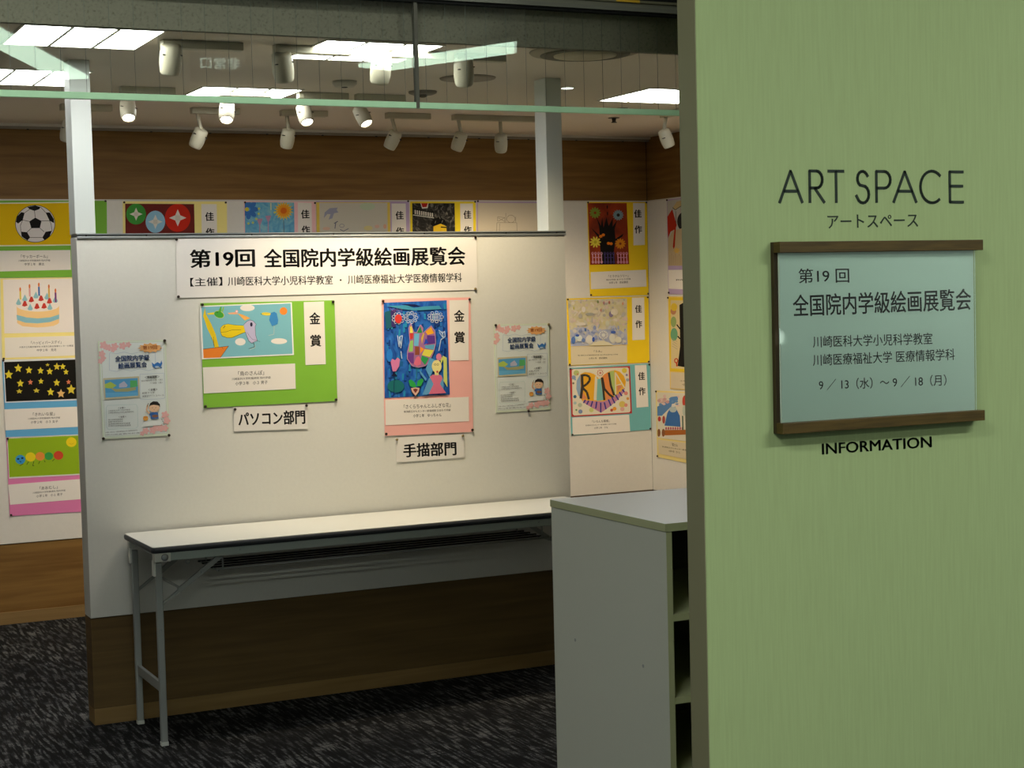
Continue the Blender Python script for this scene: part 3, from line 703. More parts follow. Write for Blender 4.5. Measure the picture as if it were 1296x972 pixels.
# birds (gold prize, green card)
f = PF.at(240, 370, 5.4)
t = card(f, GREEN, [(72, 74), (988, 54), (1008, 742), (94, 790)], 'green card with a drawing of long-beaked birds, gold award, on the partition', K)
f2 = PF.at(250, 380, 9.969)
a = pic(f2, t, [(22, 72), (1185, 25), (1212, 690), (50, 745)], '#eceae4'); LB = '#3a3030'
a.poly([(45, 85), (1170, 40), (1195, 675), (72, 728)], '#7db9c6')
for e in ((625, 97, 92, 41), (536, 524, 66, 46), (1024, 516, 102, 37)): a.ell(*e, '#e9e2da')
a.ell(1080, 136, 48, 48, '#f08a35')
a.poly([(90, 95), (104, 180), (170, 300), (225, 430), (268, 600), (212, 600), (180, 480), (120, 360), (78, 230), (66, 200)], '#e2c424')
a.line([(170, 470), (190, 510), (208, 590), (196, 460)], 4, LB)
a.poly([(66, 616), (388, 578), (285, 722), (72, 730)], '#e88330'); a.line([(66, 616), (388, 578), (285, 722)], 5, LB); a.line([(320, 615), (300, 590)], 3, LB)
a.poly([(116, 165), (205, 150), (200, 180), (130, 182)], '#e6cf3a'); a.ell(268, 180, 66, 45, '#e2d84a', rot=.35)
a.ell(266, 180, 62, 41, '#46a03c', rot=.35); a.poly([(258, 140), (285, 80), (300, 80), (296, 145)], '#5fae3c'); a.poly([(300, 140), (318, 82), (332, 90), (315, 150)], '#8cc04a'); a.ell(245, 155, 6, 6, LB)
a.poly([(375, 160), (480, 148), (505, 172), (470, 178), (392, 176)], '#efb58a'); a.ell(490, 142, 18, 20, '#e9a0a0'); a.ell(490, 142, 9, 10, '#f0e8e0'); a.poly([(500, 165), (560, 180), (660, 225), (590, 255)], '#eeae58')
a.poly([(575, 320), (450, 310), (380, 298), (320, 312), (283, 350), (285, 400), (305, 450), (370, 474), (430, 474), (480, 450), (540, 425), (600, 402)], '#e6c920')
a.line([(575, 320), (450, 310), (380, 298), (320, 312), (283, 350), (285, 400), (305, 450), (370, 474), (430, 474), (480, 450), (540, 425), (600, 402)], 3.5, LB)
a.line([(290, 405), (360, 398), (430, 374), (545, 374)], 4, LB); a.line([(320, 352), (345, 322)], 7, LB)
a.poly([(575, 310), (620, 265), (660, 250), (700, 262), (735, 305), (722, 330), (728, 440), (750, 512), (700, 530), (680, 545), (640, 510), (612, 440), (600, 400)], '#bdb6d4')
a.line([(575, 310), (620, 265), (660, 250), (700, 262), (735, 305), (722, 330), (728, 440), (750, 512), (700, 530), (680, 545), (640, 510), (612, 440), (600, 400)], 4, LB)
a.line([(620, 405), (650, 450), (690, 495), (745, 505), (785, 525)], 3, LB); a.ell(674, 306, 16, 27, '#2b2840'); a.line([(702, 535), (716, 585), (640, 612)], 5, LB); a.line([(718, 560), (722, 598), (650, 625)], 3, '#ddd4b8')
a.ell(862, 172, 60, 20, '#e6cf48', rot=.05); a.ell(798, 172, 8, 7, '#45a55a'); a.line([(800, 172), (905, 162)], 2, LB)
a.poly([(920, 160), (965, 145), (995, 165), (1012, 250), (1005, 300), (935, 326), (898, 250)], '#3f88c4'); a.line([(962, 325), (958, 430), (890, 445)], 9, '#a9c0c0')
done(a, t)
capt(f, t, [(88, 513), (718, 486), (723, 659), (95, 691)], '「鳥のさんぽ」', '川崎医科大学附属病院 院内学級', '小学３年　小３ 男子', .28, .42, .35, .02, 1.25)
award(f, t, [(777, 67), (916, 62), (928, 491), (790, 497)], '金賞', [(853, 177), (859, 330)], 82, 76)

# flower painting (gold prize, pink card)
f = PF.at(470, 370, 4.418)
t = card(f, PINK, [(56, 38), (552, 28), (568, 780), (74, 803)], 'pink card with a blue crayon painting of a patchwork flower, gold award, on the partition', K)
f2 = PF.at(480, 375, 7.477)
mbl = stretched('blue_poster_paint', (3, 1, 1.5), 9, [(.25, '#123a86'), (.45, '#1c55a8'), (.6, '#2a6cc0'), (.8, '#3f8ccc')], .6, dist=1.2)
a = pic(f2, t, [(38, 60), (634, 38), (664, 930), (48, 962)], mbl)
rb = random.Random(3)
for k in range(150):
    x, y = 50 + rb.random() * 590, 70 + rb.random() * 860; c = rb.choice(['#17418f', '#1d4fae', '#2a68c4', '#2f7ccc', '#16347c', '#1f5f9c', '#2888b8'])
    dx = (rb.random() - .5) * 50; a.line([(x, y), (x + dx * .4, y + 35 + 40 * rb.random())], 12 + 12 * rb.random(), c)
a.poly([(60, 90), (250, 85), (320, 110), (420, 95), (560, 90), (585, 120), (420, 130), (330, 135), (200, 120)], '#3f8fae'); a.poly([(180, 72), (330, 76), (400, 100), (280, 92)], '#16204e')
a.poly([(45, 150), (110, 130), (130, 290), (60, 310)], '#1f5a6c'); a.ell(150, 850, 80, 60, '#1d6c70'); a.ell(90, 560, 30, 60, '#2a7ad0'); a.ell(540, 250, 30, 30, '#1a3a7c')
a.poly([(100, 140), (150, 120), (150, 290), (110, 290)], '#3a2f6a')
for px_, py_, rx, ry in ((172, 207, 46, 44), (293, 200, 52, 46), (525, 196, 62, 44)):
    for k in range(9):
        tt = 2 * math.pi * k / 9; a.ring(px_ + rx * math.cos(tt), py_ + ry * math.sin(tt), 14, 12, 4, '#ccd4e0', 10)
a.ell(174, 212, 34, 42, '#cf3a34'); a.ell(292, 198, 14, 12, '#2a50a0'); a.ring(292, 198, 30, 26, 4, '#ccd4e0')
for k in range(5): a.ring(490 + 16 * k, 198, 10, 32, 4, '#ccd4e0', 12)
for k in range(8): a.line([(120 + 12 * k, 140 + (k % 3) * 6), (95 + 16 * k, 110 + (k % 2) * 12)], 3, '#8a5a8a')
FL = [(292, 258), (318, 340), (345, 345), (382, 270), (405, 300), (400, 350), (410, 345), (482, 278), (518, 330), (526, 440), (505, 530), (468, 610), (430, 655), (360, 672), (300, 655), (258, 590), (260, 520), (282, 430), (272, 300)]
a.poly(FL, '#9a6a96')
for c, P_ in (('#e6d65a', [(284, 290), (300, 280), (312, 345), (282, 345)]), ('#c23a34', [(280, 350), (315, 348), (312, 400), (280, 408)]), ('#8fc266', [(282, 425), (312, 415), (310, 520), (272, 525)]),
              ('#6a3a86', [(264, 535), (320, 535), (318, 640), (290, 630), (262, 590)]), ('#2f8c4a', [(380, 285), (400, 345), (345, 345)]), ('#6ab0d4', [(325, 352), (372, 352), (362, 470), (320, 468)]),
              ('#8a4a34', [(330, 475), (372, 475), (372, 555), (330, 555)]), ('#d86a86', [(340, 580), (365, 565), (388, 600), (384, 645), (345, 660), (318, 640)]), ('#e8a42c', [(482, 290), (512, 350), (450, 365), (430, 335)]),
              ('#5a3488', [(445, 370), (520, 372), (522, 445), (440, 455)]), ('#2c48b8', [(432, 395), (458, 440), (412, 458)]), ('#5aa0c4', [(420, 465), (518, 455), (508, 505), (430, 490)]), ('#e88c2c', [(380, 475), (418, 500), (378, 545)]),
              ('#d8cf52', [(420, 500), (508, 510), (470, 575), (395, 555)]), ('#2e9450', [(395, 560), (460, 585), (425, 650), (385, 600)]), ('#d0a850', [(388, 395), (405, 350), (420, 352), (395, 450)])): a.poly(P_, c)
a.line(FL + [FL[0]], 6, '#b98aa8'); a.line([(345, 672), (343, 780)], 7, '#2b7c8a')
a.poly([(340, 870), (285, 850), (268, 800), (290, 785), (325, 810), (342, 845)], '#2fa04c'); a.poly([(345, 850), (355, 800), (395, 775), (412, 795), (385, 850)], '#2fa04c')
a.poly([(290, 868), (335, 862), (376, 866), (368, 905), (335, 945), (300, 905)], '#d8b0a0'); a.poly([(310, 880), (335, 872), (358, 880), (336, 915)], '#7a3430'); a.line([(290, 868), (300, 905), (335, 945), (368, 905), (376, 866)], 5, '#3a3030')
a.poly([(100, 620), (115, 590), (142, 605), (165, 578), (188, 598), (180, 660), (150, 710), (120, 710)], '#cf7aa8'); a.poly([(105, 755), (132, 715), (165, 755)], '#151c3c'); a.line([(135, 755), (130, 920)], 5, '#15305c')
for p_ in ([(165, 370), (180, 480), (190, 380), (212, 370), (195, 490)], [(198, 520), (205, 590)], [(555, 320), (590, 350), (610, 330), (615, 380), (575, 410), (555, 515)], [(560, 340), (600, 400), (585, 330)], [(180, 380), (200, 470)]): a.line(p_, 7, '#b9cce4')
a.poly([(430, 690), (470, 580), (520, 600), (500, 700), (470, 770)], '#5a9ccc'); a.poly([(370, 690), (440, 780), (430, 800), (380, 730)], '#5a9ccc'); a.poly([(590, 560), (630, 580), (636, 860), (600, 800), (600, 640)], '#c9d070')
a.poly([(560, 570), (600, 580), (580, 640)], '#c9d070'); a.ell(556, 574, 26, 34, '#d07a98')
a.poly([(460, 780), (490, 745), (580, 745), (600, 790), (600, 880), (440, 930), (400, 930)], '#5f9cc8'); a.poly([(470, 760), (500, 740), (575, 745), (590, 775), (565, 830), (625, 915), (460, 925), (505, 830)], '#d4708c')
a.ell(535, 662, 46, 60, '#e2d690'); a.poly([(515, 700), (555, 700), (555, 745), (515, 745)], '#e2d690'); a.ell(540, 714, 9, 11, '#b83040')
for x in (520, 545): a.ring(x, 645, 9, 9, 3, '#3a3040', 8)
done(a, t)
capt(f, t, [(76, 602), (542, 584), (544, 720), (78, 743)], '「さくらちゃんとふしぎな花」', '新潟県立がんセンター新潟病院 ひまわり学級', '小学１年　ゆっちゃん', .56, .56, .34, 0, 1.2)
award(f, t, [(434, 44), (541, 42), (542, 379), (438, 382)], '金賞', [(489, 131), (491, 252)], 66, 60)

# section cards
for txt, cs, ps, lab in (('パソコン部門', [(300, 785), (800, 768), (806, 932), (302, 950)], [(307, 799), (795, 773)], 'small white card reading パソコン部門 under the green bird card'),):
    f = PF.at(240, 370, 5.4); t = thing('section_card', lab, 'card', tuple(f.p(550, 940)), 'section cards')
    sheet(f, cs, .0035, .0008, M_PAPER, 'paper', t); a = Art(f, .0036); a.text(txt, 330, 868, 788, 850, 98, '#1c1c1c', .034); a.mb.build('lettering', t)
    for x, y in ps: pin(f, x, y, t)
f = PF.at(470, 370, 4.418); t = thing('section_card', 'small white card reading 手描部門 under the pink flower card', 'card', tuple(f.p(325, 940)), 'section cards')
sheet(f, [(134, 812), (516, 792), (518, 922), (138, 950)], .0035, .0008, M_PAPER, 'paper', t); a = Art(f, .0036); a.text('手描部門', 176, 885, 474, 872, 78, '#1c1c1c', .034); a.mb.build('lettering', t)
for x, y in ((139, 823), (507, 801)): pin(f, x, y, t, m=M_PING)

# exhibition posters
def poster(TL, TR, BL, BR, label, pins):
    F0 = PF; d = [F0.p(*TL), F0.p(*TR), F0.p(*BL)]
    fr = AffFrame([(88, 78), (645, 66), (130, 880)], d, Vector((0, -1, 0)))
    t = thing('exhibition_poster', label, 'poster', tuple(F0.p((BL[0] + BR[0]) / 2, (BL[1] + BR[1]) / 2)), 'exhibition posters on the partition')
    sheet(fr, [(88, 78), (645, 66), (678, 862), (130, 880)], .003, .0008, ink('#d5dfc6'), 'sheet', t)
    a = Art(fr, .0031); W = '#dfe5e2'; PK = '#e8b4b0'; B = '#4a6aa8'
    a.poly([(100, 86), (634, 76), (668, 846), (140, 868)], W)
    a.line([(112, 92), (626, 82), (660, 842), (148, 860), (112, 92)], 3, '#b9c8a0')
    for cx, cy, r in ((135, 110, 36), (175, 130, 30), (225, 120, 34), (120, 180, 30), (110, 240, 24), (290, 115, 34), (335, 105, 26), (130, 215, 26), (210, 150, 20)): a.petals(cx, cy, r, 5, r * .36, PK, .05)
    for cx, cy, r in ((640, 690, 34), (655, 740, 32), (600, 800, 34), (540, 815, 34), (480, 820, 30), (640, 800, 30), (450, 840, 22), (560, 790, 24)): a.petals(cx, cy, r, 5, r * .36, PK, .05)
    a.star(515, 132, 104, '#eeb070', 12, .74, ry=42); a.text('第19回', 452, 131, 572, 126, 34, '#c8622e', .03)
    a.line([(182, 172), (240, 180), (300, 165), (360, 182), (420, 168), (480, 176), (556, 166), (560, 305), (500, 320), (430, 305), (360, 322), (290, 308), (240, 325), (180, 315), (182, 172)], 2, '#9fb0c8')
    a.text('全国院内学級', 226, 222, 510, 210, 50, B, .035); a.text('絵画展覧会', 252, 280, 488, 268, 50, B, .035)
    a.poly([(526, 250), (548, 268), (575, 250), (598, 262), (608, 235), (616, 262), (604, 288), (560, 302), (536, 284)], '#3f78bc'); a.ell(572, 290, 18, 8, '#b8ccdc'); a.ell(606, 296, 7, 6, '#3f78bc')
    a.poly([(130, 380), (424, 366), (430, 540), (140, 554)], '#c8bf9e'); a.poly([(142, 395), (412, 380), (416, 526), (150, 540)], '#5aa0cc')
    a.poly([(142, 430), (190, 410), (240, 440), (200, 465), (148, 460)], '#b0c85a'); a.poly([(350, 400), (405, 400), (412, 450), (350, 460)], '#5cb06c'); a.poly([(180, 455), (240, 470), (400, 455), (395, 480), (330, 492), (230, 492)], '#a8a878')
    a.poly([(260, 430), (300, 405), (330, 440), (320, 455), (260, 458)], '#b8b8cc'); a.poly([(150, 500), (410, 498), (414, 526), (152, 540)], '#6ab0d8')
    a.line([(430, 350), (630, 342), (636, 550), (600, 556), (436, 560), (430, 350)], 2, '#9fb0c8')
    G_ = '#5a5a58'
    a.text('＜開催期間＞', 470, 376, 592, 370, 22, '#40403e', .02); a.text('2017年9月13日（水）', 440, 405, 618, 395, 16, G_); a.text('～18日（月）', 512, 424, 616, 420, 16, G_)
    a.text('＜会場＞', 498, 480, 576, 476, 20, '#40403e', .02); a.text('倉敷プラザ', 448, 506, 552, 502, 16, G_); a.text('美観堂アートスペース', 450, 533, 628, 525, 16, G_)
    a.line([(165, 604), (400, 598), (410, 620), (414, 780), (400, 796), (170, 800), (158, 780), (155, 620), (165, 604)], 2, '#a8c4c0')
    a.text('＜主催＞', 250, 626, 312, 624, 16, '#40403e', .01)
    for k, (tx, x1) in enumerate((('川崎医科大学小児科学教室', 350), ('川崎医療福祉大学医療情報学科', 380))): a.text(tx, 172, 648 + 17 * k, x1, 641 + 17 * k, 12, G_)
    a.text('＜後援＞', 255, 700, 318, 697, 16, '#40403e', .01)
    for k, (tx, x1) in enumerate((('岡山県教育委員会', 290), ('倉敷市教育委員会', 290), ('全国病弱教育研究連盟', 350), ('中国四国病弱教育連盟', 356))): a.text(tx, 172, 722 + 17 * k, x1, 718 + 17 * k, 12, G_)
    a.text('お問い合わせ 川崎医療福祉大学 医療情報学科', 150, 826, 410, 812, 11, G_); a.text('岡山県倉敷市松島', 150, 846, 430, 834, 10, G_)
    a.poly([(440, 782), (470, 742), (600, 735), (608, 775)], '#e8ebe8')       # drawing sheet, boy painting behind it
    a.poly([(520, 672), (545, 660), (580, 668), (586, 720), (520, 720)], '#3d6cb0'); a.poly([(528, 670), (505, 668), (512, 692), (530, 690)], '#3d6cb0'); a.line([(512, 676), (484, 650), (494, 605)], 13, '#e8bc98')
    a.ell(550, 628, 44, 38, '#ecc4a0'); a.poly([(506, 620), (515, 590), (540, 575), (575, 578), (596, 600), (596, 625), (585, 610), (545, 604), (520, 608)], '#2a2624')
    for x in (534, 562): a.line([(x - 6, 630), (x, 627), (x + 6, 630)], 2.5, '#5a3a30')
    a.line([(542, 646), (552, 646)], 2.5, '#a85040'); a.line([(500, 590), (488, 620)], 4, '#4a4038'); a.ell(556, 698, 26, 12, '#8a6248'); a.ell(478, 716, 22, 20, '#e8a850'); a.ell(478, 704, 20, 7, '#d88c3c')
    for x, y in ((606, 724), (616, 742), (622, 760)): a.line([(x, y), (x + 14, y + 10)], 4, '#4a4a48')
    a.mb.build('printed_artwork', t)
    for (x, y), m__ in pins: pin(F0, x, y, t, m=m__)
poster((123.6, 432.0), (209.5, 430.2), (130.1, 555.8), (214.6, 553.2), 'pale green and pink exhibition poster at the left end of the partition',
       [((207.9, 431), M_PIN), ((130.4, 555), M_PIN), ((213.3, 550.8), M_PIN)])
poster((624.4, 410.6), (694.6, 409.2), (627.2, 522.2), (696.6, 520.0), 'pale green and pink exhibition poster at the right end of the partition', [((626.6, 411.6), M_PIN), ((693.6, 410.6), M_PING), ((668, 520), M_PIN)])

# ---- back wall: left column
KL = 'drawings on the back wall'
f = BF.at(0, 240, 4.418)
t = card(f, '#78b43c', [(-30, 62), (596, 58), (600, 486), (-18, 494)], 'green card with a football drawing on yellow, top of the left column', KL, '1100')
a = pic(f, t, [(-25, 74), (430, 68), (438, 312), (-20, 318)], '#e8e2cc')
a.poly([(-25, 80), (420, 74), (428, 306), (-18, 311)], '#e6bd0c'); a.ell(196, 191, 112, 105, '#2a2724', 40); a.ell(196, 191, 109, 102, '#ddd6d2', 40)
K_ = '#1a1817'
a.poly([(196, 157), (231, 175), (222, 215), (174, 216), (163, 178)], K_); a.poly([(152, 98), (196, 89), (226, 98), (218, 110), (192, 119), (165, 110)], K_)
a.poly([(95, 150), (118, 126), (137, 130), (126, 170), (100, 190), (88, 180)], K_); a.poly([(254, 128), (278, 128), (300, 165), (302, 188), (276, 174)], K_)
a.poly([(116, 235), (150, 238), (168, 268), (152, 284), (120, 262)], K_); a.poly([(254, 236), (290, 230), (276, 262), (248, 282), (236, 268)], K_)
for p_ in ([(196, 157), (192, 119)], [(231, 175), (276, 174)], [(163, 178), (126, 170)], [(222, 215), (246, 236)], [(174, 216), (150, 238)], [(137, 130), (165, 110)], [(226, 98), (254, 128)], [(113, 200), (116, 235)], [(284, 190), (290, 230)], [(168, 268), (236, 268)], [(126, 170), (113, 200)], [(276, 174), (284, 190)]): a.line(p_, 2.6, '#3a3532')
done(a, t)
capt(f, t, [(-20, 342), (392, 338), (396, 448), (-18, 458)], '「サッカーボール」', '川崎医科大学附属病院 院内学級', '中学１年　勝太', .36, .43, .27, .01, 1.25)
sheet(f, [(450, 76), (520, 74), (524, 400), (454, 404)], .0042, .0008, ink(CAP), 'award_strip', t)

t = card(f, PALEY, [(2, 497), (600, 488), (606, 935), (12, 952)], 'pale yellow card with a birthday cake drawing, second in the left column', KL, '0001')
a = pic(f, t, [(16, 503), (470, 496), (478, 795), (24, 804)], '#e7dfda')
a.ell(212, 740, 118, 30, '#eec88e', 36); a.poly([(92, 650), (330, 648), (330, 740), (300, 762), (210, 771), (125, 764), (96, 745)], '#eec88e'); a.ell(210, 648, 119, 34, '#e9dfd8', 36)
a.poly([(92, 700), (150, 715), (210, 720), (280, 714), (330, 698), (330, 722), (280, 740), (210, 748), (140, 744), (94, 728)], '#86b8c8')
for x, y in ((103, 625), (138, 604), (200, 588), (262, 594), (168, 655), (278, 652), (308, 612)): a.poly([(x - 15, y + 12), (x, y - 18), (x + 15, y + 12), (x + 8, y + 20), (x - 8, y + 20)], '#8cbcc8')
for x, y in ((137, 636), (174, 612), (228, 606), (275, 620), (205, 650), (245, 648)): a.poly([(x - 15, y + 14), (x - 4, y - 14), (x + 6, y - 13), (x + 16, y + 12), (x, y + 18)], '#c03c32')
for x, y0, y1, c in ((112, 568, 615, '#e0c860'), (164, 550, 598, '#d8a0a0'), (216, 542, 594, '#3c6cb0'), (272, 552, 604, '#d8b058'), (309, 575, 630, '#7a3c78')): a.line([(x, y0), (x + 2, y1)], 10, c); a.ell(x, y0 - 10, 5, 12, '#d8763c')
done(a, t)
capt(f, t, [(25, 828), (470, 815), (476, 925), (28, 940)], '「ハッピィバースデイ」', '大阪市立光陽支援学校 大阪市立総合医療センター分教室', '中学２年　見月', .38, .68, .24, .02, 1.2)

f = BF.at(0, 440, 4.418)
t = card(f, SKYB, [(10, 66), (606, 52), (616, 478), (32, 500)], 'blue card with yellow stars drawn on black, third in the left column', KL, '1000')
a = pic(f, t, [(18, 68), (480, 55), (488, 292), (28, 308)], '#d8dae0'); a.poly([(22, 80), (472, 64), (480, 284), (34, 302)], '#15130f')
for x, y, r, c in ((48, 151, 25, 0), (101, 115, 23, 0), (161, 126, 20, 0), (226, 129, 19, 0), (265, 96, 13, 2), (277, 133, 19, 0), (317, 106, 20, 3), (350, 106, 17, 0), (368, 136, 16, 0), (113, 200, 21, 0), (169, 193, 15, 1), (228, 188, 16, 0), (316, 196, 20, 0), (382, 192, 14, 1), (107, 244, 19, 2), (203, 240, 20, 2), (282, 248, 21, 0), (340, 257, 24, 4), (397, 234, 27, 3), (440, 150, 18, 0), (455, 230, 18, 0)):
    a.star(x, y, r, ['#dcc834', '#d87c58', '#cdbc3c', '#d8c23c', '#e0b470'][c], 5, .48, ry=r * (.75 if c == 2 else 1.1))
done(a, t)
capt(f, t, [(22, 345), (470, 328), (476, 440), (30, 462)], '「きれいな星」', '川崎医科大学附属病院 院内学級', '小学２年　小３ 女子', .27, .40, .34, -.01, 1.2)

t = card(f, PINK2, [(34, 503), (628, 486), (640, 905), (54, 942)], 'pink card with a caterpillar drawn on green, bottom of the left column', KL, '1001')
a = pic(f, t, [(38, 504), (500, 482), (512, 708), (50, 732)], '#e2dcd6'); a.poly([(42, 508), (490, 488), (500, 702), (52, 724)], '#8fb01e')
for x, y, r, c in ((113, 625, 28, '#3a90c8'), (170, 611, 28, '#e2cb20'), (223, 607, 26, '#e08a3c'), (272, 606, 24, '#3c9c4a'), (326, 602, 27, '#c8482c')): a.ell(x, y, r, r * .92, c)
a.ell(398, 528, 29, 27, '#ecd020'); a.line([(385, 534), (398, 540), (412, 534)], 2, '#c8a820')
for x, y in ((101, 622), (124, 617)): a.ell(x, y, 7, 5, '#1d2a40')
a.line([(108, 634), (118, 640)], 4, '#1d2a40')
for p_ in ([(130, 648), (110, 660)], [(160, 636), (148, 654)], [(188, 636), (182, 660), (190, 660)], [(222, 634), (214, 650)], [(246, 630), (252, 640)], [(304, 622), (292, 634)]): a.line(p_, 3, '#3a4420')
done(a, t)
capt(f, t, [(44, 766), (500, 730), (508, 842), (56, 878)], '「あおむし」', '川崎医科大学附属病院 院内学級', '小学１年　小１ 男子', .22, .40, .32, -.01, 1.2)

# ---- back wall: row seen above the partition
f = BF.at(140, 230, 4.629)
t = card(f, PALEY, [(70, 115), (680, 116), (684, 540), (74, 540)], 'pale yellow card with green, blue and red discs bearing white origami stars', KL, '1100')
a = pic(f, t, [(84, 129), (488, 131), (494, 430), (88, 430)], '#6a2620')
for x, y, rx, ry, c, s_ in ((148, 190, 58, 61, '#3f8f3a', 38), (261, 235, 57, 65, '#8cb8d0', 42), (392, 212, 75, 82, '#c22a18', 50)):
    a.ell(x, y, rx, ry, c, 32); a.star(x, y, s_, '#d6d0c6', 4, .42); a.poly([(x - s_ * .3, y - s_ * .3), (x + s_ * .3, y - s_ * .3), (x + s_ * .3, y + s_ * .3), (x - s_ * .3, y + s_ * .3)], '#c9c2b6')
for k in range(3): a.ell(150 + 120 * k, 365, 50, 52, ['#c9a030', '#3f6fb0', '#3f8f3a'][k])
done(a, t); award(f, t, [(530, 131), (620, 132), (624, 400), (534, 400)], '佳作', [(578, 204), (581, 297)], 52, 52)
capt(f, t, [(88, 440), (520, 440), (524, 530), (92, 530)], '「おりがみ」', '院内学級', '小学', .3, .3, .2)
t = card(f, '#eebfc2', [(780, 114), (1200, 117), (1204, 640), (784, 640)], 'pink card with blue and orange flowers on watercolour blue', KL, '1100')
wc = stretched('blue_watercolour', (2, 1, 2), 14, [(.3, '#4f93c0'), (.5, '#6aaccc'), (.7, '#88bcc8')], .8, dist=1)
a = pic(f, t, [(784, 120), (1073, 122), (1078, 420), (788, 420)], wc)
a.petals(806, 162, 60, 8, 15, '#3c72b8', .15); a.ell(797, 162, 12, 12, '#d8cc48')
for c, r in (('#d8bc58', 58), ('#e89a28', 44), ('#dc6a1c', 22)):
    a.star(1012, 170, r, c, 18, .7)
a.line([(1012, 225), (1016, 400)], 3, '#5a5050'); a.line([(937, 125), (938, 165)], 6, '#e0d8a0')
for x, y in ((872, 236), (922, 218)): a.poly([(x - 18, y - 18), (x + 18, y - 20), (x + 5, y + 15), (x - 5, y + 15)], '#b88ca8'); a.line([(x, y), (x, y + 150)], 6, '#b88ca8')
for x, y in ((806, 245), (832, 240), (852, 218), (866, 188), (868, 158), (960, 180)): a.ell(x, y, 7, 7, '#c8d070')
done(a, t); award(f, t, [(1095, 122), (1176, 124), (1180, 400), (1098, 400)], '佳作', [(1139, 190), (1142, 283)], 52, 50)
f = BF.at(390, 230, 4.629)
t = card(f, LILA, [(45, 108), (590, 108), (596, 540), (50, 540)], 'lilac card with a faint dolphin watercolour', KL, '0100')
sheet(f, [(46, 120), (478, 120), (482, 420), (50, 420)], .0042, .0008, ink('#e4c85c'), 'picture_mount', t)
a = Art(f, .0043); a.poly([(64, 124), (462, 124), (466, 410), (68, 410)], '#c9c4b6')
a.poly([(90, 214), (95, 180), (125, 155), (172, 152), (165, 165), (176, 180), (150, 185), (140, 215), (118, 222), (130, 190), (110, 190)], '#9a9cb4')
a.ell(345, 145, 45, 22, '#bccbb0'); a.ell(350, 272, 26, 14, '#d8cc90'); a.ell(402, 262, 14, 10, '#d8b0a0'); a.ell(448, 262, 10, 14, '#d8a890'); a.ell(105, 275, 22, 10, '#d8b4a0')
a.line([(155, 275), (160, 240), (172, 232), (150, 245)], 5, '#6a6c80'); a.ring(196, 258, 14, 10, 3, '#8a8c9a', 10); a.line([(185, 280), (205, 290), (235, 275)], 5, '#7a7c8c'); done(a, t)
award(f, t, [(487, 128), (570, 128), (575, 400), (490, 400)], '佳作', [(534, 197), (536, 291)], 50, 48)
t = card(f, '#e8cf28', [(596, 108), (980, 110), (986, 640), (602, 640)], 'yellow card with a black and white ink picture and small red mark', KL, '0100')
inkm = stretched('black_ink_wash', (2, 1, 2), 16, [(.35, '#141312'), (.52, '#2a2826'), (.62, '#55524d'), (.8, '#8a867e')], .8, dist=1.5)
a = pic(f, t, [(608, 126), (856, 126), (862, 430), (612, 430)], inkm)
a.poly([(655, 123), (704, 123), (698, 155), (666, 158)], '#e0d8d0'); a.poly([(660, 125), (700, 125), (692, 148), (668, 150)], '#b02c24')
for k in range(9): x = 622 + 12.5 * k; a.poly([(x, 162 + k * 2.6), (x + 7, 163 + k * 2.6), (x + 8, 190 + k * 2), (x + 1, 190 + k * 2)], '#cfcac0')
a.line([(612, 160), (735, 182)], 6, '#0c0c0c'); a.line([(612, 195), (735, 212)], 5, '#c8c4ba')
a.poly([(715, 250), (730, 222), (765, 205), (800, 225), (812, 255), (790, 250), (730, 262)], '#0f0e0d'); a.poly([(732, 262), (775, 246), (808, 262), (812, 380), (732, 380)], '#d8b428'); a.line([(775, 266), (808, 268)], 7, '#141210')
for k in range(14):
    x = 740 + random.random() * 110; y = 135 + random.random() * 110; a.line([(x, y), (x + 16 * (random.random() - .5), y + 14)], 3, '#7c786f')
done(a, t); award(f, t, [(889, 128), (963, 128), (968, 400), (892, 400)], '佳作', [(931, 193), (933, 285)], 50, 46)
t = card(f, LILA, [(986, 108), (1440, 112), (1440, 540), (990, 540)], 'lilac-edged card with a pencil sketch of two glasses on white paper', KL, '1000')
a = pic(f, t, [(992, 124), (1380, 126), (1384, 430), (996, 430)], '#cdc2ae')
for p_ in ([(1104, 240), (1102, 300)], [(1220, 240), (1222, 300)], [(1104, 240), (1220, 240)], [(1108, 232), (1108, 206), (1150, 210), (1150, 238)], [(1156, 184), (1156, 236)], [(1214, 206), (1214, 236)], [(1112, 212), (1148, 232)], [(1112, 232), (1148, 212)], [(1120, 245), (1118, 300)]): a.line(p_, 2.5, '#8f8474')
a.ring(1186, 218, 24, 22, 2.5, '#8f8474')
done(a, t)

# ---- back wall: right column
f = BF.at(700, 220, 4.86)
t = card(f, YEL, [(207, 168), (575, 168), (586, 746), (226, 754)], 'yellow card with a black tree on orange, top of the right column beside the post', KL, '1111')
trm = stretched('orange_poster_paint', (1, 1, 1), 7, [(.3, '#5c1d0a'), (.5, '#8a3010'), (.7, '#b04214')], .8, dist=.6)
a = pic(f, t, [(211, 180), (450, 180), (466, 556), (226, 560)], trm)
a.poly([(262, 262), (292, 320), (300, 268), (308, 330), (326, 268), (340, 320), (366, 270), (364, 325), (392, 285), (376, 340), (382, 400), (430, 368), (425, 385), (380, 415), (372, 480), (380, 556), (285, 558), (290, 480), (282, 400), (230, 330), (285, 380), (280, 320)], '#171412')
for x, y, r, c, n_ in ((256, 240, 36, '#7c9434', 12), (398, 254, 34, '#7a98a0', 14), (257, 420, 36, '#e0d048', 10), (411, 430, 34, '#d88a1c', 12)):
    a.petals(x, y, r, n_, r * .16, c, .2)
a.ring(411, 430, 22, 22, 5, '#d88a1c'); a.ell(398, 254, 10, 10, '#2a2826'); a.ell(257, 420, 10, 10, '#c0b030')
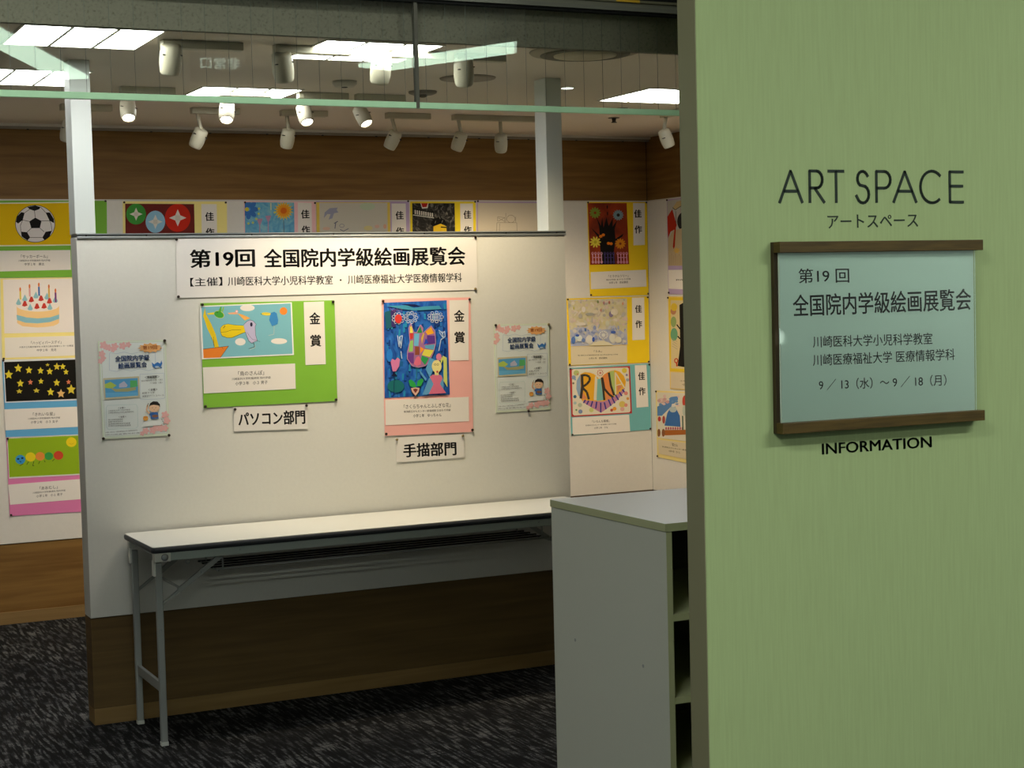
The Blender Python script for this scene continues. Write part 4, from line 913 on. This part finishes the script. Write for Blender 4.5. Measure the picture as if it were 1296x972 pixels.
for x, y in ((290, 385), (306, 376), (338, 428), (354, 430)): a.ell(x, y, 10, 9, '#e07a1c')
for x, y in ((330, 205), (332, 245)): a.ell(x, y, 4, 12, '#2a1a14')
for x0, n_, c in ((240, 4, '#d8a0b4'), (315, 4, '#4a3c70'), (395, 4, '#d890a8')):
    for k in range(n_):
        x = x0 + k * 18; a.line([(x, 490), (x + 2, 550)], 6, c); a.ring(x, 490, 6, 8, 3, c, 8); a.ring(x + 2, 543, 6, 8, 3, c, 8)
    a.line([(x0, 515), (x0 + 58, 515)], 4, c)
done(a, t); capt(f, t, [(229, 605), (569, 590), (573, 693), (231, 710)], '「ミラクルツリー」', '院内学級 あすなろ学級', '中学１年　原谷康成', .36, .44, .34, 0, 1.2)
award(f, t, [(490, 180), (562, 180), (562, 437), (493, 440)], '佳作', [(519, 245), (522, 342)], 50, 46)

f = BF.at(715, 375, 10.8)
t = card(f, YEL, [(18, 30), (1138, 0), (1152, 905), (46, 948)], 'yellow card with a pale blue and white snow watercolour, middle of the right column', KL, '1111')
snow = stretched('pale_watercolour', (1, 1, 1.4), 9, [(.25, '#bfb0b0'), (.42, '#d6ccb4'), (.6, '#cfc69c'), (.75, '#d8c4bc')], .85, dist=1.4)
a = pic(f, t, [(32, 48), (842, 30), (850, 660), (74, 684)], snow)
a.poly([(74, 684), (70, 520), (110, 440), (250, 420), (330, 470), (420, 480), (560, 450), (720, 470), (840, 500), (850, 660)], stretched('blue_wash', (1, 1, 1), 14, [(.3, '#9aa6cc'), (.55, '#b4b8cc'), (.75, '#cac8cc')], .85, dist=1.2))
rb = random.Random(5)
for k in range(230):
    x, y = 40 + rb.random() * 800, 40 + rb.random() * 630; q = y > 400
    c = rb.choice(['#a9b0cc', '#b8bcd0', '#98a2c8', '#c6c6cc', '#d2cdc6', '#c9c4b8', '#8f9ac4'] if q else ['#d2c8b0', '#cdbfb4', '#c9c29c', '#d6c2ba', '#c8c4b4', '#d8cfc0', '#b9b4ae', '#d4ca9c'])
    a.ell(x, y, 10 + 30 * rb.random(), 8 + 18 * rb.random(), c, 10, rb.random() * 3)
for x, y, rx, ry, c in ((245, 180, 28, 40, '#dcd4cc'), (672, 215, 42, 45, '#d8cdb8'), (620, 245, 30, 40, '#8c80a0'), (650, 215, 34, 38, '#dcd2c0'), (205, 380, 70, 24, '#d8d0c4'), (570, 370, 26, 40, '#d0d0bc'), (190, 575, 36, 44, '#d8dcd8'), (150, 560, 24, 30, '#c0d8dc'), (105, 600, 28, 50, '#5a7cc0'), (160, 535, 26, 16, '#3c5cb0'), (325, 590, 50, 60, '#dcd8d0'),
                        (515, 530, 62, 58, '#d8d8d4'), (378, 590, 18, 34, '#3c5cb8'), (650, 490, 34, 20, '#4c68b8'), (635, 570, 40, 60, '#d8d6cc'), (718, 595, 46, 44, '#dad6c4'), (242, 600, 26, 28, '#6c84bc'), (400, 215, 40, 22, '#d8ccb8'), (330, 245, 60, 20, '#a8a8a0'), (200, 270, 30, 30, '#b8b4ac')): a.ell(x, y, rx, ry, c)
for k in range(12): t_ = k * .52; a.line([(515 + 25 * math.cos(t_), 530 + 25 * math.sin(t_)), (515 + 52 * math.cos(t_), 530 + 50 * math.sin(t_))], 8, '#7c80a8')
a.poly([(320, 678), (380, 630), (490, 604), (580, 625), (650, 668)], '#ddd4b4')
for x, y, c in ((440, 75, '#8fa06c'), (480, 190, '#d09a90'), (780, 100, '#d8a078'), (595, 85, '#c87c70'), (110, 160, '#c8c070'), (270, 460, '#4a70a8'), (520, 90, '#c08a90')): a.ell(x, y, 12, 22, c)
done(a, t); capt(f, t, [(76, 688), (842, 668), (846, 908), (80, 940)], '「うみ」', '旭川医科大学病院院内学級 旭川市立緑が丘小学校', '小学６年　野沢夏帆', .14, .72, .33, -.02, .9, '#dccfb2')
award(f, t, [(912, 20), (1078, 14), (1088, 592), (918, 600)], '佳作', [(1000, 172), (1004, 380)], 108, 92)

f = BF.at(715, 455, 9.72)
t = card(f, AQUA, [(50, 104), (1042, 48), (1056, 862), (74, 938)], 'turquoise card with a heart reading RINA in a red border, bottom of the right column', KL, '1111')
a = pic(f, t, [(52, 120), (796, 80), (820, 662), (76, 706)], '#b83c3a'); a.poly([(80, 132), (100, 120), (765, 96), (780, 112), (802, 630), (788, 650), (110, 688), (92, 672)], '#ded6c2')
a.poly([(185, 180), (240, 155), (300, 160), (355, 180), (395, 215), (415, 240), (440, 225), (480, 180), (540, 145), (610, 130), (670, 150), (720, 200), (745, 270), (735, 345), (690, 430), (600, 520), (500, 610), (440, 655), (330, 595), (210, 510), (160, 440), (135, 360), (140, 260)], '#e2a82c')
a.poly([(135, 360), (140, 260), (185, 180), (190, 470), (160, 440)], '#8fa8c4'); a.poly([(365, 210), (400, 240), (385, 500), (350, 490)], '#d8d0b8'); a.poly([(395, 240), (435, 235), (470, 500), (385, 510)], '#7cb4b0'); a.poly([(455, 210), (520, 155), (590, 450), (500, 480)], '#e08a4c')
a.poly([(545, 150), (600, 135), (625, 440), (600, 460)], '#a8bc70'); a.poly([(600, 150), (640, 180), (735, 345), (640, 430), (615, 400)], '#e2b04c'); a.poly([(640, 310), (700, 330), (640, 400)], '#d88a68'); a.poly([(200, 380), (270, 480), (200, 490)], '#d88a5c'); a.poly([(500, 420), (560, 480), (500, 500)], '#d88a5c')
D_ = '#3f3a34'
a.line([(205, 185), (210, 330), (190, 480)], 32, D_); a.line([(205, 195), (255, 190), (300, 215), (300, 260), (262, 305), (205, 340), (265, 400), (290, 490)], 28, D_); a.line([(450, 220), (468, 380), (480, 500)], 26, D_); a.line([(455, 225), (480, 360), (540, 430), (595, 470)], 26, D_); a.line([(535, 160), (560, 320), (600, 440)], 26, D_)
a.line([(620, 430), (615, 160), (640, 200), (730, 350)], 14, '#dcd4bc'); a.line([(620, 320), (690, 300)], 10, '#dcd4bc'); a.line([(378, 205), (362, 500)], 20, '#dcd4bc')
bl = [(215, 500), (300, 505), (385, 515), (470, 515), (540, 490), (610, 455), (680, 395), (735, 345), (715, 410), (640, 500), (560, 570), (440, 655), (340, 600), (240, 540)]
a.poly(bl, '#b880a0')
for x, y, dx, ln in ((235, 515, .6, 40), (275, 530, .5, 48), (325, 545, .3, 70), (380, 560, .15, 85), (435, 590, 0, 120), (490, 570, -.25, 85), (545, 530, -.4, 80), (590, 500, -.5, 75), (635, 465, -.6, 65), (680, 425, -.7, 50), (715, 385, -.7, 38)): a.line([(x + dx * ln / 2, y - ln / 2), (x - dx * ln / 2, y + ln / 2)], 17, '#3c3a8c')
for x, y, r, c in ((118, 456, 20, '#3c6c90'), (102, 220, 26, '#8a9cb8'), (98, 292, 13, '#7a7868'), (120, 245, 12, '#8aa8c0'), (755, 190, 14, '#8a80b0'), (745, 415, 24, '#d88a80'), (768, 480, 18, '#d89a50'), (120, 535, 18, '#a8c0c0'), (180, 560, 26, '#b0b8a0'), (185, 640, 26, '#7c8cb0'), (135, 620, 12, '#6c9c6c'), (320, 620, 28, '#c8cc80'), (570, 622, 18, '#b85048'), (605, 605, 24, '#e09a3c'), (700, 550, 40, '#d8c068'), (745, 560, 22, '#d89080'), (700, 610, 26, '#d8a8a0'), (430, 165, 14, '#c88078'), (725, 135, 30, '#dcc84c'), (135, 165, 34, '#b4bc78'), (765, 250, 20, '#9aa8b0'), (150, 180, 10, '#c87c60')): a.ell(x, y, r, r, c)
for k in range(10): t_ = k * .628; a.ell(428 + 34 * math.cos(t_), 165 + 34 * math.sin(t_), 5, 8, '#b84038')
done(a, t); capt(f, t, [(86, 715), (785, 678), (798, 882), (92, 928)], '「いろんな模様」', '新潟県立がんセンター新潟病院 ひまわり学級', '小学１年　りな', .30, .54, .24, 0, 1.1)
award(f, t, [(855, 72), (998, 64), (1022, 580), (878, 592)], '佳作', [(938, 203), (944, 390)], 100, 84)

# ---- right wall
KR = 'drawings on the right wall'
f = RF.at(825, 240, 6.94)
t = card(f, LILA, [(134, 80), (640, 12), (655, 922), (150, 918)], 'lilac card with a red shape and black disc, highest on the right wall', KR, '1001')
a = pic(f, t, [(140, 100), (560, 30), (566, 670), (148, 668)], '#bdb9b0')
a.poly([(188, 160), (225, 105), (265, 95), (268, 140), (215, 180)], '#c8b07c'); a.line([(188, 158), (212, 178), (268, 140)], 5, '#3a3c34')
a.poly([(140, 240), (185, 172), (225, 310), (215, 345), (170, 370), (148, 430)], '#b02c14'); a.poly([(205, 340), (218, 330), (208, 500), (198, 522), (190, 500)], '#b02c14'); a.ell(290, 280, 62, 85, '#2a2826'); a.line([(215, 190), (220, 300)], 5, '#5a6058')
a.poly([(150, 670), (150, 430), (190, 360), (270, 340), (400, 340), (400, 670)], '#c0ab88')
for x in (165, 180, 195, 212, 228, 245, 260): a.line([(x, 560 + (x % 30)), (x, 660)], 3, '#a88a5c')
a.star(225, 535, 34, '#d8b058', 7, .5); a.poly([(205, 340), (218, 330), (208, 500), (198, 522), (190, 500)], '#b02c14'); done(a, t)
capt(f, t, [(150, 705), (600, 700), (604, 890), (154, 870)], '「にわとり」', '院内学級', '小学', .2, .7, .14)
f = RF.at(825, 370, 4.418)
t = card(f, '#e4c46c', [(92, 22), (330, 26), (338, 556), (104, 540)], 'cream and yellow card with a black figure and green shapes, middle of the right wall', KR, '1000')
a = pic(f, t, [(98, 28), (320, 32), (326, 450), (104, 440)], '#e2c030'); a.poly([(108, 44), (306, 48), (312, 434), (112, 424)], '#d2bf92')
a.ell(124, 105, 16, 20, '#b88060'); a.ell(125, 165, 16, 30, '#8fa468'); a.ell(128, 235, 20, 36, '#6aa07c'); a.ell(128, 82, 18, 22, '#d8b838')
a.poly([(158, 70), (176, 60), (220, 62), (230, 425), (148, 412), (162, 300), (160, 180)], '#181614'); a.line([(143, 180), (162, 205)], 7, '#181614'); a.line([(148, 245), (162, 260)], 7, '#181614'); a.ring(140, 382, 9, 12, 6, '#c04020'); a.line([(142, 390), (144, 414)], 8, '#c04020')
for k in range(4): a.line([(118, 300 - k * 14), (146, 318 - k * 14)], 2.5, '#a89c8a')
done(a, t); sheet(f, [(108, 446), (320, 456), (322, 548), (110, 536)], .0042, .0008, ink('#cfc0a4'), 'caption_card', t)
a = Art(f, .0043); a.text('小学校 院内学級', 160, 494, 300, 504, 8, '#2c2826'); a.text('小学', 172, 514, 220, 520, 12, '#2c2826'); a.mb.build('lettering', t)
t = card(f, '#e4cf84', [(24, 548), (330, 564), (340, 985), (32, 920)], 'pale yellow card with a blue mountain watercolour, lowest on the right wall', KR, '1001')
a = pic(f, t, [(32, 558), (320, 568), (326, 850), (36, 812)], '#d6cebc')
a.poly([(32, 640), (70, 620), (110, 585), (150, 580), (150, 600), (100, 650), (60, 690), (34, 690)], '#5a84b8'); a.poly([(74, 745), (90, 675), (110, 640), (135, 640), (160, 690), (164, 752)], '#3f6ca8'); a.ell(122, 655, 20, 16, '#b0bcbc')
a.ell(60, 605, 26, 14, '#c8a8a0'); a.ell(46, 708, 9, 14, '#b83c34'); a.ell(70, 712, 8, 22, '#a84840'); a.ell(188, 608, 14, 32, '#c04838'); a.poly([(76, 770), (196, 768), (198, 795), (76, 800)], '#a8622c'); a.ell(43, 785, 9, 22, '#8a5a38'); a.ell(68, 785, 9, 22, '#8a5a38')
for k in range(16): a.ell(40 + rb.random() * 120, 575 + rb.random() * 60, 6 + rb.random() * 8, 4 + rb.random() * 6, rb.choice(['#d8b8b4', '#c89a98', '#d8d4cc', '#6a90bc']), 8)
for k in range(8): a.ell(84 + k * 13, 760, 5, 8, '#b05868')
a.line([(176, 690), (178, 770)], 7, '#4a6450'); a.ell(185, 660, 10, 30, '#b8c0b0')
done(a, t); sheet(f, [(38, 822), (320, 858), (326, 960), (42, 902)], .0042, .0008, ink('#d0c2a6'), 'caption_card', t)
a = Art(f, .0043); a.text('「富士山」', 114, 850, 148, 854, 17, '#2c2826', .006); a.text('新潟県立がんセンター新潟病院', 62, 862, 220, 886, 8, '#2c2826', .006); a.text('小学４年　さくら', 98, 886, 160, 896, 13, '#2c2826', .006); a.mb.build('lettering', t)
